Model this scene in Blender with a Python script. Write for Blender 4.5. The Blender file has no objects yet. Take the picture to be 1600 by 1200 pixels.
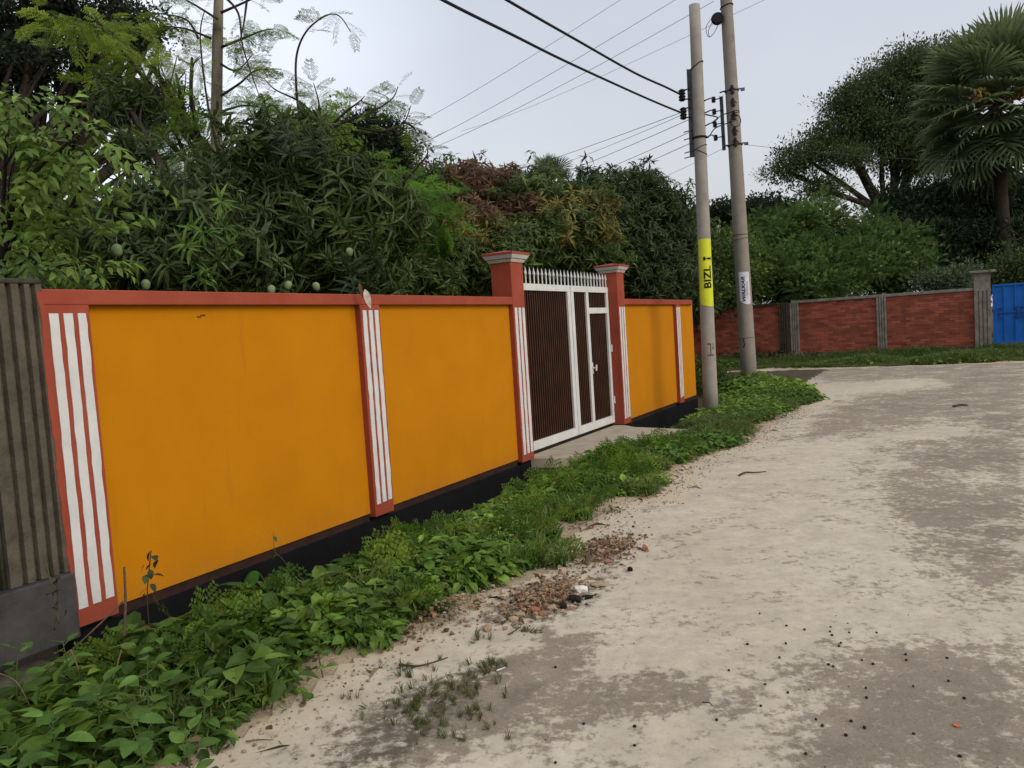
import bpy, math, random
import numpy as np
from math import sin, cos, pi, radians
random.seed(7); rng = np.random.default_rng(7)
scene = bpy.context.scene
COL = scene.collection

# ------------------------------------------------------------------ camera
PITCH, ROLL, FPX, EYE = .0663, .0640, 1220., 1.55
Fv = np.array([0, cos(PITCH), -sin(PITCH)]); R0 = np.array([1., 0, 0]); U0 = np.array([0, sin(PITCH), cos(PITCH)])
Xc = cos(ROLL)*R0 - sin(ROLL)*U0; Yc = sin(ROLL)*R0 + cos(ROLL)*U0
from mathutils import Matrix, Vector
cd = bpy.data.cameras.new('camera'); cam = bpy.data.objects.new('camera', cd); COL.objects.link(cam)
M = Matrix.Identity(4)
for i in range(3):
    M[i][0] = Xc[i]; M[i][1] = Yc[i]; M[i][2] = -Fv[i]
M[2][3] = EYE
cam.matrix_world = M
cd.sensor_fit = 'HORIZONTAL'; cd.sensor_width = 36; cd.lens = 36*FPX/1600
cd.clip_start = .05; cd.clip_end = 1500
scene.camera = cam

# ------------------------------------------------------------------ overcast sky + soft sun
SUN_EL, SUN_AZ = radians(31), radians(132)      # azimuth from +Y (view direction) towards +X
w = bpy.data.worlds.new('World'); scene.world = w; w.use_nodes = True
nt = w.node_tree; nt.nodes.clear()
def N(t, ty, **k):
    n = t.nodes.new(ty)
    for a, b in k.items(): setattr(n, a, b)
    return n
sky = N(nt, 'ShaderNodeTexSky', sky_type='NISHITA', sun_disc=False); sky.sun_elevation = SUN_EL; sky.sun_rotation = SUN_AZ
sky.air_density = 1.5; sky.dust_density = 4
bs = N(nt, 'ShaderNodeBackground'); bs.inputs[1].default_value = .05
nt.links.new(sky.outputs[0], bs.inputs[0])
tc = N(nt, 'ShaderNodeTexCoord'); sep = N(nt, 'ShaderNodeSeparateXYZ'); nt.links.new(tc.outputs['Generated'], sep.inputs[0])
ramp = N(nt, 'ShaderNodeValToRGB'); nt.links.new(sep.outputs[2], ramp.inputs[0])
el = ramp.color_ramp.elements
el[0].position = 0; el[0].color = (.50, .49, .52, 1)
el[1].position = 1; el[1].color = (1.05, 1.05, 1.05, 1)
for p_, c_ in ((.18, (.48, .485, .525, 1)), (.42, (.50, .51, .555, 1)), (.62, (.78, .78, .80, 1))):
    e = el.new(p_); e.color = c_
nz = N(nt, 'ShaderNodeTexNoise'); nz.inputs['Scale'].default_value = 1.6; nz.inputs['Detail'].default_value = 4; nz.inputs['Roughness'].default_value = .5
mp = N(nt, 'ShaderNodeMapping'); mp.inputs['Scale'].default_value = (1, 1, 2.5); nt.links.new(tc.outputs['Generated'], mp.inputs[0]); nt.links.new(mp.outputs[0], nz.inputs['Vector'])
mr = N(nt, 'ShaderNodeMapRange'); mr.inputs[1].default_value = .3; mr.inputs[2].default_value = .7; mr.inputs[3].default_value = .91; mr.inputs[4].default_value = 1.09
nt.links.new(nz.outputs[0], mr.inputs[0])
# thin spot of the cloud cover low on the left, where the cloud glows
dirv = np.array([-.47, .84, .34]); dirv /= np.linalg.norm(dirv)
dot = N(nt, 'ShaderNodeVectorMath', operation='DOT_PRODUCT'); nt.links.new(tc.outputs['Generated'], dot.inputs[0]); dot.inputs[1].default_value = tuple(dirv)
mr2 = N(nt, 'ShaderNodeMapRange', interpolation_type='SMOOTHSTEP'); mr2.inputs[1].default_value = .89; mr2.inputs[2].default_value = 1.; mr2.inputs[3].default_value = 0; mr2.inputs[4].default_value = .55
nt.links.new(dot.outputs['Value'], mr2.inputs[0])
ad = N(nt, 'ShaderNodeMath', operation='ADD'); nt.links.new(mr.outputs[0], ad.inputs[0]); nt.links.new(mr2.outputs[0], ad.inputs[1])
bc = N(nt, 'ShaderNodeBackground'); nt.links.new(ramp.outputs[0], bc.inputs[0]); nt.links.new(ad.outputs[0], bc.inputs[1])
add = N(nt, 'ShaderNodeAddShader'); nt.links.new(bs.outputs[0], add.inputs[0]); nt.links.new(bc.outputs[0], add.inputs[1])
wo = N(nt, 'ShaderNodeOutputWorld'); nt.links.new(add.outputs[0], wo.inputs[0])
sl = bpy.data.lights.new('sun', 'SUN'); sl.energy = 1.5; sl.angle = radians(30); sl.color = (1, .96, .9)
so = bpy.data.objects.new('sun', sl); COL.objects.link(so)
so.rotation_euler = Vector((sin(SUN_AZ)*cos(SUN_EL), cos(SUN_AZ)*cos(SUN_EL), sin(SUN_EL))).to_track_quat('Z', 'Y').to_euler()
vs = scene.view_settings
scene.display_settings.display_device = 'sRGB'
vs.view_transform = 'Standard'; vs.look = 'None'; vs.exposure = 0.06; vs.gamma = 1; vs.use_curve_mapping = False
scene.render.engine = 'CYCLES'
scene.cycles.max_bounces = 5; scene.cycles.diffuse_bounces = 3; scene.cycles.transmission_bounces = 3; scene.cycles.transparent_max_bounces = 6

# ------------------------------------------------------------------ geometry of the place
def ray(x, y): return Xc*(x-800)/FPX + Yc*(600-y)/FPX + Fv
def g(x, y, z=0.):                       # ground point
    d = ray(x, y); return np.array([0, 0, EYE]) + d*((z-EYE)/d[2])
def at(x, y, D):                         # point at depth D
    d = ray(x, y); return np.array([0, 0, EYE]) + d*(D/d[1])
TH = .5097
Wn = np.array([sin(TH+pi/2), cos(TH+pi/2), 0])   # wall normal, towards the road
Wd = np.array([sin(TH), cos(TH), 0])             # along the wall, away from the camera
W0 = -4.403
def WP(u, o, z):                         # along wall, offset to the road, height
    v = Wd*u + Wn*(W0+o); return np.array([v[0], v[1], z])
def dist(x, y): return x*Wn[0] + y*Wn[1] - W0
def along(x, y): return x*Wd[0] + y*Wd[1]

# ------------------------------------------------------------------ helpers
def tag(o, label=None, cat=None, group=None, kind=None):
    if label: o['label'] = label
    if cat: o['category'] = cat
    if group: o['group'] = group
    if kind: o['kind'] = kind
    return o
def empty(name, loc, label, cat, group=None):
    o = bpy.data.objects.new(name, None); COL.objects.link(o); o.location = [float(a) for a in loc]
    o.empty_display_size = .1
    return tag(o, label, cat, group)
def link(name, me, mat=None, parent=None, loc=None):
    o = bpy.data.objects.new(name, me); COL.objects.link(o)
    if mat is not None and len(me.materials) == 0: me.materials.append(mat)
    if parent is not None:
        o.parent = parent
        if loc is None: o.location = [-float(a) for a in parent_loc(parent)]
        else: o.location = [float(a)-float(b) for a, b in zip(loc, parent_loc(parent))]
    elif loc is not None: o.location = [float(a) for a in loc]
    return o
def parent_loc(p):
    l = np.array(p.location)
    return l + parent_loc(p.parent) if p.parent else l
def mesh_np(name, V, loops, starts, totals, col=None, smooth=False):
    me = bpy.data.meshes.new(name)
    V = np.asarray(V, np.float32); me.vertices.add(len(V)); me.vertices.foreach_set('co', V.ravel())
    me.loops.add(len(loops)); me.loops.foreach_set('vertex_index', np.asarray(loops, np.int32))
    me.polygons.add(len(starts)); me.polygons.foreach_set('loop_start', np.asarray(starts, np.int32))
    try: me.polygons.foreach_set('loop_total', np.asarray(totals, np.int32))
    except Exception: pass
    me.polygons.foreach_set('use_smooth', np.full(len(starts), bool(smooth)))
    me.update(calc_edges=True)
    if col is not None:
        c = np.ones((len(V), 4), np.float32); c[:, :3] = col
        a = me.color_attributes.new('Col', 'FLOAT_COLOR', 'POINT'); a.data.foreach_set('color', c.ravel())
    return me
class MB:
    def __init__(s): s.v = []; s.f = []; s.c = []
    def add(s, V, F, c=(1, 1, 1)):
        b = len(s.v); s.v += [tuple(map(float, p)) for p in V]; s.f += [tuple(b+i for i in f) for f in F]; s.c += [c]*len(V); return s
    def prism(s, poly, up, c=(1, 1, 1)):   # poly: list of 3d points, up: extrusion vector
        n = len(poly); up = np.array(up)
        V = [np.array(p) for p in poly] + [np.array(p)+up for p in poly]
        F = [tuple(range(n-1, -1, -1)), tuple(range(n, 2*n))] + [(i, (i+1) % n, n+(i+1) % n, n+i) for i in range(n)]
        return s.add(V, F, c)
    def box(s, p, a, b, d, c=(1, 1, 1)):   # corner p, edge vectors
        p, a, b, d = map(np.array, (p, a, b, d)); return s.prism([p, p+a, p+a+b, p+b], d, c)
    def wbox(s, u0, u1, o0, o1, z0, z1, c=(1, 1, 1)):   # box in wall coordinates
        return s.prism([WP(u0, o0, z0), WP(u1, o0, z0), WP(u1, o1, z0), WP(u0, o1, z0)][::-1], (0, 0, z1-z0), c)
    def tube(s, pts, rad, n=8, c=(1, 1, 1), cap=True):
        pts = [np.array(p, float) for p in pts]
        if np.isscalar(rad): rad = [rad]*len(pts)
        V = []; F = []; t0 = None
        ref = np.array([0, 0, 1.]); 
        for i, p in enumerate(pts):
            t = pts[min(i+1, len(pts)-1)] - pts[max(i-1, 0)]; t = t/(np.linalg.norm(t)+1e-9)
            if t0 is None:
                a = np.cross(t, ref if abs(t[2]) < .9 else np.array([1., 0, 0]))
            else: a = a - t*np.dot(a, t)
            a = a/(np.linalg.norm(a)+1e-9); b = np.cross(t, a); t0 = t
            for k in range(n):
                th = 2*pi*k/n; V.append(p + rad[i]*(a*cos(th)+b*sin(th)))
        for i in range(len(pts)-1):
            for k in range(n): F.append((i*n+k, i*n+(k+1) % n, (i+1)*n+(k+1) % n, (i+1)*n+k))
        if cap: F += [tuple(range(n-1, -1, -1)), tuple((len(pts)-1)*n+k for k in range(n))]
        return s.add(V, F, c)
    def mesh(s, name, smooth=False):
        loops = [i for f in s.f for i in f]; tot = [len(f) for f in s.f]; st = np.cumsum([0]+tot[:-1])
        return mesh_np(name, s.v, loops, st, tot, np.array(s.c), smooth)
    def build(s, name, mat, parent=None, smooth=False, bevel=0):
        o = link(name, s.mesh(name, smooth), mat, parent)
        if bevel:
            m = o.modifiers.new('bevel', 'BEVEL'); m.width = bevel; m.segments = 2; m.limit_method = 'ANGLE'
        return o
def sag(a, b, s, n=14):
    a = np.array(a, float); b = np.array(b, float)
    return [a+(b-a)*t - np.array([0, 0, s*4*t*(1-t)]) for t in np.linspace(0, 1, n)]
def smooth_path(pts, n=6):
    P = [np.array(p, float) for p in pts]; out = []
    for i in range(len(P)-1):
        p0 = P[max(i-1, 0)]; p1 = P[i]; p2 = P[i+1]; p3 = P[min(i+2, len(P)-1)]
        for t in np.linspace(0, 1, n, endpoint=False):
            out.append(.5*((2*p1)+(-p0+p2)*t+(2*p0-5*p1+4*p2-p3)*t*t+(-p0+3*p1-3*p2+p3)*t**3))
    out.append(P[-1]); return out
def rock_mesh(name, r, seed, flat=.6, sub=1, jag=.3):
    import bmesh
    bm = bmesh.new(); bmesh.ops.create_icosphere(bm, subdivisions=sub, radius=1)
    q = random.Random(seed)
    sx, sy = 1+q.uniform(-.3, .3), 1+q.uniform(-.3, .3)
    for v in bm.verts:
        k = 1+q.uniform(-jag, jag); v.co = Vector((v.co.x*sx*k*r, v.co.y*sy*k*r, v.co.z*flat*k*r))
    me = bpy.data.meshes.new(name); bm.to_mesh(me); bm.free(); return me

# ------------------------------------------------------------------ materials
def newmat(name):
    m = bpy.data.materials.new(name); m.use_nodes = True; t = m.node_tree
    b = t.nodes['Principled BSDF']; b.inputs['Specular IOR Level'].default_value = .12
    return m, t, b
def noise(t, scale, detail=4, rough=.6, coord='Object', stretch=None):
    c = N(t, 'ShaderNodeTexCoord') if coord != 'World' else N(t, 'ShaderNodeNewGeometry')
    n = N(t, 'ShaderNodeTexNoise'); n.inputs['Scale'].default_value = scale; n.inputs['Detail'].default_value = detail; n.inputs['Roughness'].default_value = rough
    src = c.outputs['Position'] if coord == 'World' else c.outputs[coord]
    if stretch:
        mp = N(t, 'ShaderNodeMapping'); mp.inputs['Scale'].default_value = stretch; t.links.new(src, mp.inputs[0]); src = mp.outputs[0]
    t.links.new(src, n.inputs['Vector']); return n
def rng_node(t, src, a, b, lo=0., hi=1.):
    m = N(t, 'ShaderNodeMapRange'); t.links.new(src, m.inputs[0])
    for i, v in enumerate((a, b, lo, hi)): m.inputs[i+1].default_value = v
    return m
def mixc(t, fac, a, b, mode='MIX'):
    m = N(t, 'ShaderNodeMix', data_type='RGBA', blend_type=mode)
    if hasattr(fac, 'is_linked') or hasattr(fac, 'links'): t.links.new(fac, m.inputs[0])
    else: m.inputs[0].default_value = fac
    for i, s in ((6, a), (7, b)):
        if isinstance(s, tuple): m.inputs[i].default_value = (*s[:3], 1)
        else: t.links.new(s, m.inputs[i])
    return m.outputs[2]
def bump(t, b, src, strength=.3, dist_=.01):
    n = N(t, 'ShaderNodeBump'); n.inputs['Strength'].default_value = strength; n.inputs['Distance'].default_value = dist_
    t.links.new(src, n.inputs['Height']); t.links.new(n.outputs[0], b.inputs['Normal'])
def simple(name, c1, c2=None, scale=6, rough=.7, bstr=.15, bdist=.004, lo=.35, hi=.65, fine=60, stretch=None, dirt=None, objrand=0, vcol=False, coord='World'):
    m, t, b = newmat(name); b.inputs['Roughness'].default_value = rough
    c2 = c2 or tuple(x*.85 for x in c1)
    n = noise(t, scale, 6, .65, coord, stretch); f = rng_node(t, n.outputs[0], lo, hi)
    col = mixc(t, f.outputs[0], c1, c2)
    if dirt:
        n2 = noise(t, dirt[1], 8, .7, coord, dirt[3] if len(dirt) > 3 else None); f2 = rng_node(t, n2.outputs[0], dirt[2], dirt[2]+.12)
        col = mixc(t, f2.outputs[0], col, dirt[0])
    if vcol:
        a = N(t, 'ShaderNodeAttribute', attribute_name='Col'); col = mixc(t, 1., col, a.outputs['Color'], 'MULTIPLY')
    if objrand:
        oi = N(t, 'ShaderNodeObjectInfo'); hs = N(t, 'ShaderNodeHueSaturation')
        rr = rng_node(t, oi.outputs['Random'], 0, 1, 1-objrand, 1+objrand); t.links.new(rr.outputs[0], hs.inputs['Value']); t.links.new(col, hs.inputs['Color']); col = hs.outputs[0]
    t.links.new(col, b.inputs['Base Color'])
    n3 = noise(t, fine, 5, .6, coord)
    bump(t, b, n3.outputs[0], bstr, bdist)
    return m
def leafmat(name, trans=.3, rough=.45, spec=.35):
    m, t, b = newmat(name); b.inputs['Roughness'].default_value = rough; b.inputs['Specular IOR Level'].default_value = spec
    a = N(t, 'ShaderNodeAttribute', attribute_name='Col')
    n = noise(t, 25, 3, .5, 'World'); r = rng_node(t, n.outputs[0], .3, .7, .78, 1.2)
    hs = N(t, 'ShaderNodeHueSaturation'); t.links.new(a.outputs['Color'], hs.inputs['Color']); t.links.new(r.outputs[0], hs.inputs['Value'])
    t.links.new(hs.outputs[0], b.inputs['Base Color'])
    tr = N(t, 'ShaderNodeBsdfTranslucent'); h2 = N(t, 'ShaderNodeHueSaturation'); h2.inputs['Value'].default_value = 1.4; h2.inputs['Hue'].default_value = .485
    t.links.new(hs.outputs[0], h2.inputs['Color']); t.links.new(h2.outputs[0], tr.inputs[0])
    mx = N(t, 'ShaderNodeMixShader'); mx.inputs[0].default_value = trans
    t.links.new(b.outputs[0], mx.inputs[1]); t.links.new(tr.outputs[0], mx.inputs[2])
    t.links.new(mx.outputs[0], t.nodes['Material Output'].inputs[0]); return m

ORANGE = simple('ochre_paint', (.425, .162, .001), (.375, .137, .001), 1.6, .85, .25, .004, .3, .7, 90, dirt=((.42, .17, .012), 2.2, .66, (1, 1, .6)))
def splash(m, zlo, zhi, colr):
    t = m.node_tree; b = t.nodes['Principled BSDF']; src = b.inputs['Base Color'].links[0].from_socket
    gN = N(t, 'ShaderNodeNewGeometry'); sp = N(t, 'ShaderNodeSeparateXYZ'); t.links.new(gN.outputs['Position'], sp.inputs[0]); h = rng_node(t, sp.outputs[2], zlo, zhi, .40, 0.)
    n = noise(t, 24, 8, .75, 'World'); a = N(t, 'ShaderNodeMath', operation='ADD'); t.links.new(h.outputs[0], a.inputs[0]); t.links.new(n.outputs[0], a.inputs[1]); f = rng_node(t, a.outputs[0], .74, .92, 0, .16)
    n2 = noise(t, 6, 6, .7, 'World', (1, 1, .12)); f2 = rng_node(t, n2.outputs[0], .60, .75, 0, .22)
    c = mixc(t, f2.outputs[0], src, tuple(x*.6 for x in colr)); c = mixc(t, f.outputs[0], c, colr); t.links.new(c, b.inputs['Base Color'])
ORANGE_DARK = simple('ochre_paint_base', (.036, .016, .012), (.02, .012, .01), 8, .8)
RED = simple('brick_red_paint', (.265, .057, .032), (.225, .043, .025), 3, .55, .2, .004)
WHITE = simple('white_paint', (.53, .53, .52), (.45, .455, .455), 5, .5, .1)
splash(ORANGE, .05, .5, (.22, .12, .04)); splash(RED, .0, .5, (.13, .06, .04)); splash(WHITE, .0, .6, (.30, .26, .21))
CREAM = simple('cream_paint', (.5, .44, .36), (.38, .33, .28), 9, .6)
BLACK = simple('black_bitumen_paint', (.004, .004, .0052), (.006, .0058, .007), 3, .9, .2, .006, dirt=((.014, .012, .010), 7, .70))
BROWN = simple('brown_sheet_metal', (.024, .0095, .006), (.016, .0065, .0045), 5, .5, .05)
CONC = simple('weathered_concrete', (.105, .09, .068), (.05, .043, .032), 7, .9, .6, .01, .3, .7, 45, dirt=((.03, .03, .022), 4, .56, (1, 1, .35)))
CONCDARK = simple('mossy_concrete', (.06, .053, .038), (.028, .027, .018), 6, .95, .6, .01, .35, .65, 40, dirt=((.015, .02, .01), 3.5, .52, (1, 1, .4)))
PLINTH = simple('smooth_grey_render', (.062, .058, .056), (.028, .028, .028), 4, .7, .3, .006, dirt=((.3, .29, .27), 9, .68, (1, 1, .3)))
POLE = simple('spun_concrete', (.27, .25, .222), (.205, .188, .166), 5, .85, .35, .006, .3, .7, 60, dirt=((.15, .13, .11), 6, .64, (1, 1, .25)))
POLE2 = simple('spun_concrete_brown', (.225, .20, .174), (.17, .15, .128), 4, .85, .35, .006, .3, .7, 60, dirt=((.12, .095, .08), 5, .62, (1, 1, .25)))
STEEL = simple('galvanised_steel', (.12, .12, .14), (.07, .07, .085), 12, .5, .1)
DARKM = simple('dark_fittings', (.012, .012, .014), (.02, .018, .018), 12, .5, .1)
WIRE = simple('black_cable', (.012, .012, .013), None, 12, .6, 0)
THIN = simple('dull_wire', (.05, .05, .055), None, 12, .6, 0)
YELLOWP = simple('yellow_poster', (.52, .54, .03), (.43, .46, .03), 7, .5, .1)
WHITEP = simple('white_poster', (.52, .53, .58), (.42, .43, .47), 9, .5, .1)
INK = simple('black_ink', (.010, .010, .010), None, 9, .6, 0)
NAVY = simple('navy_ink', (.015, .015, .11), None, 9, .6, 0)
RUST = simple('rust_paint_marks', (.11, .035, .02), None, 9, .8, 0)
BRICK = simple('red_brick', (.26, .078, .047), (.18, .054, .035), 3, .9, .5, .006, .3, .7, 50, objrand=.30, dirt=((.10, .05, .035), 2.2, .60), coord='World')
BRICKV = simple('red_brick_joined', (.26, .078, .047), (.18, .054, .035), 3, .9, .5, .006, .3, .7, 50, vcol=True, dirt=((.10, .05, .035), 2.2, .60))
MORTAR = simple('lime_mortar', (.17, .085, .062), (.11, .055, .042), 5, .95, .4)
GREYC = simple('aged_grey_concrete', (.22, .20, .17), (.12, .11, .095), 5, .9, .5, .008, dirt=((.05, .05, .04), 4, .60, (1, 1, .3)))
BLUE = simple('blue_gate_paint', (.012, .115, .42), (.01, .085, .33), 5, .45, .05)
BLUED = simple('dark_blue_ironwork', (.008, .03, .14), None, 5, .5, 0)
BARK = simple('bark', (.045, .036, .027), (.022, .018, .014), 9, .95, .7, .02, .3, .7, 30, stretch=(1, 1, .3))
BARKP = simple('pale_bark', (.19, .165, .13), (.10, .088, .066), 9, .9, .6, .015, .3, .7, 30, stretch=(1, 1, .4))
STRAW = simple('dry_stems', (.17, .12, .075), (.10, .07, .045), 20, .9, .2)
LEAF = leafmat('leaf_matt', .3, .55, .22); LEAFG = leafmat('leaf_glossy', .2, .5, .16); LEAFF = leafmat('leaf_feather', .52, .6, .12)
GRASSM = leafmat('grass_blades', .3, .6, .2)
STONEW = simple('white_stone', (.62, .60, .55), (.45, .43, .38), 30, .9, .4)
STONET = simple('tan_stone', (.30, .22, .14), (.22, .16, .10), 30, .9, .4)
BRBIT = simple('broken_brick', (.30, .13, .075), (.20, .10, .065), 20, .95, .6, .006, objrand=.35)
CHAR = simple('charred_lump', (.014, .012, .011), None, 30, .9, .4)
DUNG = simple('dark_droppings', (.018, .014, .010), None, 30, .8, .2)
FRUITG = simple('green_mango_skin', (.16, .22, .10), (.11, .17, .08), 20, .4, 0)
FRUITY = simple('palm_fruit_yellow', (.20, .12, .02), (.11, .065, .02), 9, .4, 0)
FRUITD = simple('palm_fruit_dark', (.07, .03, .022), None, 9, .35, 0)

# ------------------------------------------------------------------ templates + instancer for foliage
def T_lance(L=1., w=.2, droop=.25, fold=.06, detail=True):
    if detail:
        V = [(0, 0, 0), (-w*.5, .35*L, fold-.02*droop), (0, .35*L, -.02*droop), (w*.5, .35*L, fold), (-w*.4, .68*L, fold*.8-droop*.4), (0, .68*L, -droop*.42), (w*.4, .68*L, fold*.8-droop*.4), (0, L, -droop)]
        F = [(0, 2, 1), (0, 3, 2), (1, 2, 5, 4), (2, 3, 6, 5), (4, 5, 7), (5, 6, 7)]
    else:
        V = [(0, 0, 0), (-w*.5, .5*L, fold-droop*.2), (0, .5*L, -droop*.2), (w*.5, .5*L, fold-droop*.2), (0, L, -droop)]
        F = [(0, 2, 1), (0, 3, 2), (1, 2, 4), (2, 3, 4)]
    return np.array(V, float), F
def place(T, pos, d, up=(0, 0, 1), s=1.):
    V, F = T; d = np.array(d, float); d /= np.linalg.norm(d)+1e-9; x = np.cross(d, up); x /= np.linalg.norm(x)+1e-9; z = np.cross(x, d)
    return np.array(pos)+s*(V[:, :1]*x+V[:, 1:2]*d+V[:, 2:]*z), F
def merge(parts, tint=None):
    Vs = []; Fs = []; C = []; b = 0
    for i, (V, F) in enumerate(parts):
        Vs.append(V); Fs += [tuple(b+k for k in f) for f in F]; b += len(V); C.append(np.full(len(V), 1. if tint is None else tint[i]))
    return np.vstack(Vs), Fs, np.concatenate(C)
def T_whorl(n=11, w=.22, detail=True, droop=.5, seed=0):
    q = random.Random(seed); P = []; tint = []
    for i in range(n):
        a = i*2.399+q.uniform(-.3, .3); e = q.uniform(-.5, 1.15); d = (cos(a)*cos(e), sin(a)*cos(e), sin(e))
        P.append(place(T_lance(1, w*q.uniform(.8, 1.2), droop*q.uniform(.3, 1.6), .05, detail), (q.uniform(-.1, .1), q.uniform(-.1, .1), q.uniform(-.45, .15)), d, (q.uniform(-.3, .3), q.uniform(-.3, .3), 1), q.uniform(.65, 1.1)))
        tint.append(q.uniform(.65, 1.3))
    V, F, C = merge(P, tint); return V[:, [0, 2, 1]]*np.array([1, 1, -1]), F, C    # whorl axis along +Y
def T_twig(n=7, w=.5, seed=0, droop=.3, L=1.):      # alternate leaves on a drooping twig along +Y
    q = random.Random(seed); P = []; tint = []
    for i in range(n):
        t = (i+1)/n; s = 1 if i % 2 else -1
        P.append(place(T_lance(1, w, droop, .07), (0, t*L*1.6, -.4*t*t), (s*.8, .55, q.uniform(-.6, .05)), (q.uniform(-.3, .3), q.uniform(-.3, .3), 1), .62*q.uniform(.75, 1.15)))
        tint.append(q.uniform(.7, 1.25))
    P.append(place(T_lance(1, w, droop, .07), (0, 1.6*L, -.4), (0, 1, -.5), (0, 0, 1), .6)); tint.append(1.1)
    return merge(P, tint)
def T_frond(np_=7, nl=7, seed=0, droop=.25, lf=1., pl=.42):         # bipinnate feather, length 1 along +Y
    q = random.Random(seed); V = []; F = []; C = []
    def quad(p, d, w):
        d = np.array(d); x = np.cross(d, (0, 0, 1)); x = x/(np.linalg.norm(x)+1e-9)*w; b = len(V)
        p = np.array(p); V.extend([p, p+d*.5+x, p+d, p+d*.5-x]); F.append((b, b+1, b+2, b+3)); C.extend([q.uniform(.7, 1.3)]*4)
    z = lambda t: -droop*t*t
    x0 = np.array([.006, 0, 0]); b = len(V); V.extend([-x0, x0, np.array([0, .55, z(.55)]), np.array([0, 1, z(1.)])]); F.append((b, b+1, b+2)); C.extend([.7]*4)
    for i in range(np_):
        t = .12+.88*i/np_; Lp = (pl*sin(pi*(t*.75+.22))+.05)*q.uniform(.75, 1.15)
        for s in (-1, 1):
            base = np.array([0, t, z(t)]); dp = np.array([s*.85, .6, -.12+q.uniform(-.15, .1)]); dp /= np.linalg.norm(dp)
            b = len(V); V.extend([base, base+np.array([0, .008, 0]), base+dp*Lp+np.array([0, 0, -.1*Lp])]); F.append((b, b+1, b+2)); C.extend([.7]*3)
            side = np.cross(dp, (0, 0, 1))
            for k in range(nl):
                r = (k+1)/nl; p = base+dp*Lp*r+np.array([0, 0, -.1*Lp*r*r])
                for ss in (-1, 1):
                    quad(p, (dp*.35+ss*side*.9+np.array([0, 0, q.uniform(-.3, .2)]))*.062*lf, .017*lf)
    return np.array(V), F, np.array(C)
def T_puff(n=14, size=.35, seed=0, w=.55):            # loose ball of small leaves, radius 1
    q = random.Random(seed); P = []; tint = []
    for i in range(n):
        d = np.array([q.gauss(0, 1), q.gauss(0, 1), q.gauss(0, 1)]); d /= np.linalg.norm(d); r = q.uniform(.3, 1)
        e = d+np.array([q.uniform(-.7, .7), q.uniform(-.7, .7), q.uniform(-.5, .5)])
        V = np.array([(0, 0, 0), (-w*.5, .5, .08), (0, 1, -.05), (w*.5, .5, .08)])
        P.append(place((V, [(0, 3, 2, 1)]), d*r, e, (q.uniform(-1, 1), q.uniform(-1, 1), 1), size*q.uniform(.7, 1.3))); tint.append(q.uniform(.6, 1.35))
    return merge(P, tint)
def T_weed(n=6, seed=0, h=1., w=.62, det=True):                 # low broad-leaved herb, stems up, height ~1 (axis +Z)
    q = random.Random(seed); P = []; tint = []
    for i in range(n):
        a = i*2.4+q.uniform(-.4, .4); r = q.uniform(.15, .75); z = h*q.uniform(.35, 1.)*(1.1-.5*r)
        p = (cos(a)*r, sin(a)*r, z); e = q.uniform(-.5, .25)
        P.append(place(T_lance(1, w*q.uniform(.8, 1.15), .18, .10, det), p, (cos(a)*cos(e), sin(a)*cos(e), sin(e)), (q.uniform(-.35, .35), q.uniform(-.35, .35), 1), q.uniform(.45, .85))); tint.append(q.uniform(.7, 1.3))
        V = np.array([(-.012, 0, 0), (.012, 0, 0), p]); P.append((V, [(0, 1, 2)])); tint.append(.7)
    return merge(P, tint)
def T_tuft(n=12, seed=0):
    q = random.Random(seed); P = []; tint = []
    for i in range(n):
        a = q.uniform(0, 2*pi); l = q.uniform(.1, .75); h = q.uniform(.5, 1.1); c, s = cos(a), sin(a); r0 = q.uniform(0, .25)
        x = np.array([-s, c, 0])*.035; b0 = np.array([c*r0, s*r0, 0]); m = b0+np.array([c*l*.35, s*l*.35, h*.65]); t = b0+np.array([c*l, s*l, h*(1-.35*l)])
        P.append((np.array([b0-x, b0+x, m-x*.8, m+x*.8, t]), [(0, 1, 3, 2), (2, 3, 4)])); tint.append(q.uniform(.65, 1.3))
    return merge(P, tint)
def instance(name, Ts, pos, dirs, scale, cols, mat, parent=None, up=None, kind=None, smooth=False):
    pos = np.asarray(pos, float); n = len(pos); dirs = np.asarray(dirs, float)
    dirs = dirs/(np.linalg.norm(dirs, axis=1, keepdims=True)+1e-9)
    if up is None: up = np.tile([0, 0, 1.], (n, 1))+rng.normal(0, .25, (n, 3))
    x = np.cross(dirs, up); x /= np.linalg.norm(x, axis=1, keepdims=True)+1e-9; z = np.cross(x, dirs)
    scale = np.broadcast_to(scale, n); cols = np.broadcast_to(cols, (n, 3))
    which = rng.integers(0, len(Ts), n); VV = []; LL = []; TT = []; CC = []; b = 0
    for k, (V, F, C) in enumerate(Ts):
        I = np.where(which == k)[0]
        if len(I) == 0: continue
        s = scale[I][:, None, None]
        W = pos[I][:, None]+s*(V[None, :, 0:1]*x[I][:, None]+V[None, :, 1:2]*dirs[I][:, None]+V[None, :, 2:3]*z[I][:, None])
        VV.append(W.reshape(-1, 3)); CC.append((cols[I][:, None]*C[None, :, None]).reshape(-1, 3))
        loops = np.array([i for f in F for i in f]); tot = np.array([len(f) for f in F])
        LL.append((loops[None]+(b+np.arange(len(I))*len(V))[:, None]).ravel()); TT.append(np.tile(tot, len(I))); b += len(I)*len(V)
    tot = np.concatenate(TT); st = np.concatenate([[0], np.cumsum(tot)[:-1]])
    me = mesh_np(name, np.vstack(VV), np.concatenate(LL), st, tot, np.clip(np.vstack(CC), 0, 1), smooth)
    o = link(name, me, mat, parent)
    if kind: o['kind'] = kind
    return o
WH_HI = [T_whorl(13, .19, True, .6, s) for s in range(6)]
WH_LO = [T_whorl(10, .24, False, .55, s+10) for s in range(4)]
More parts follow.
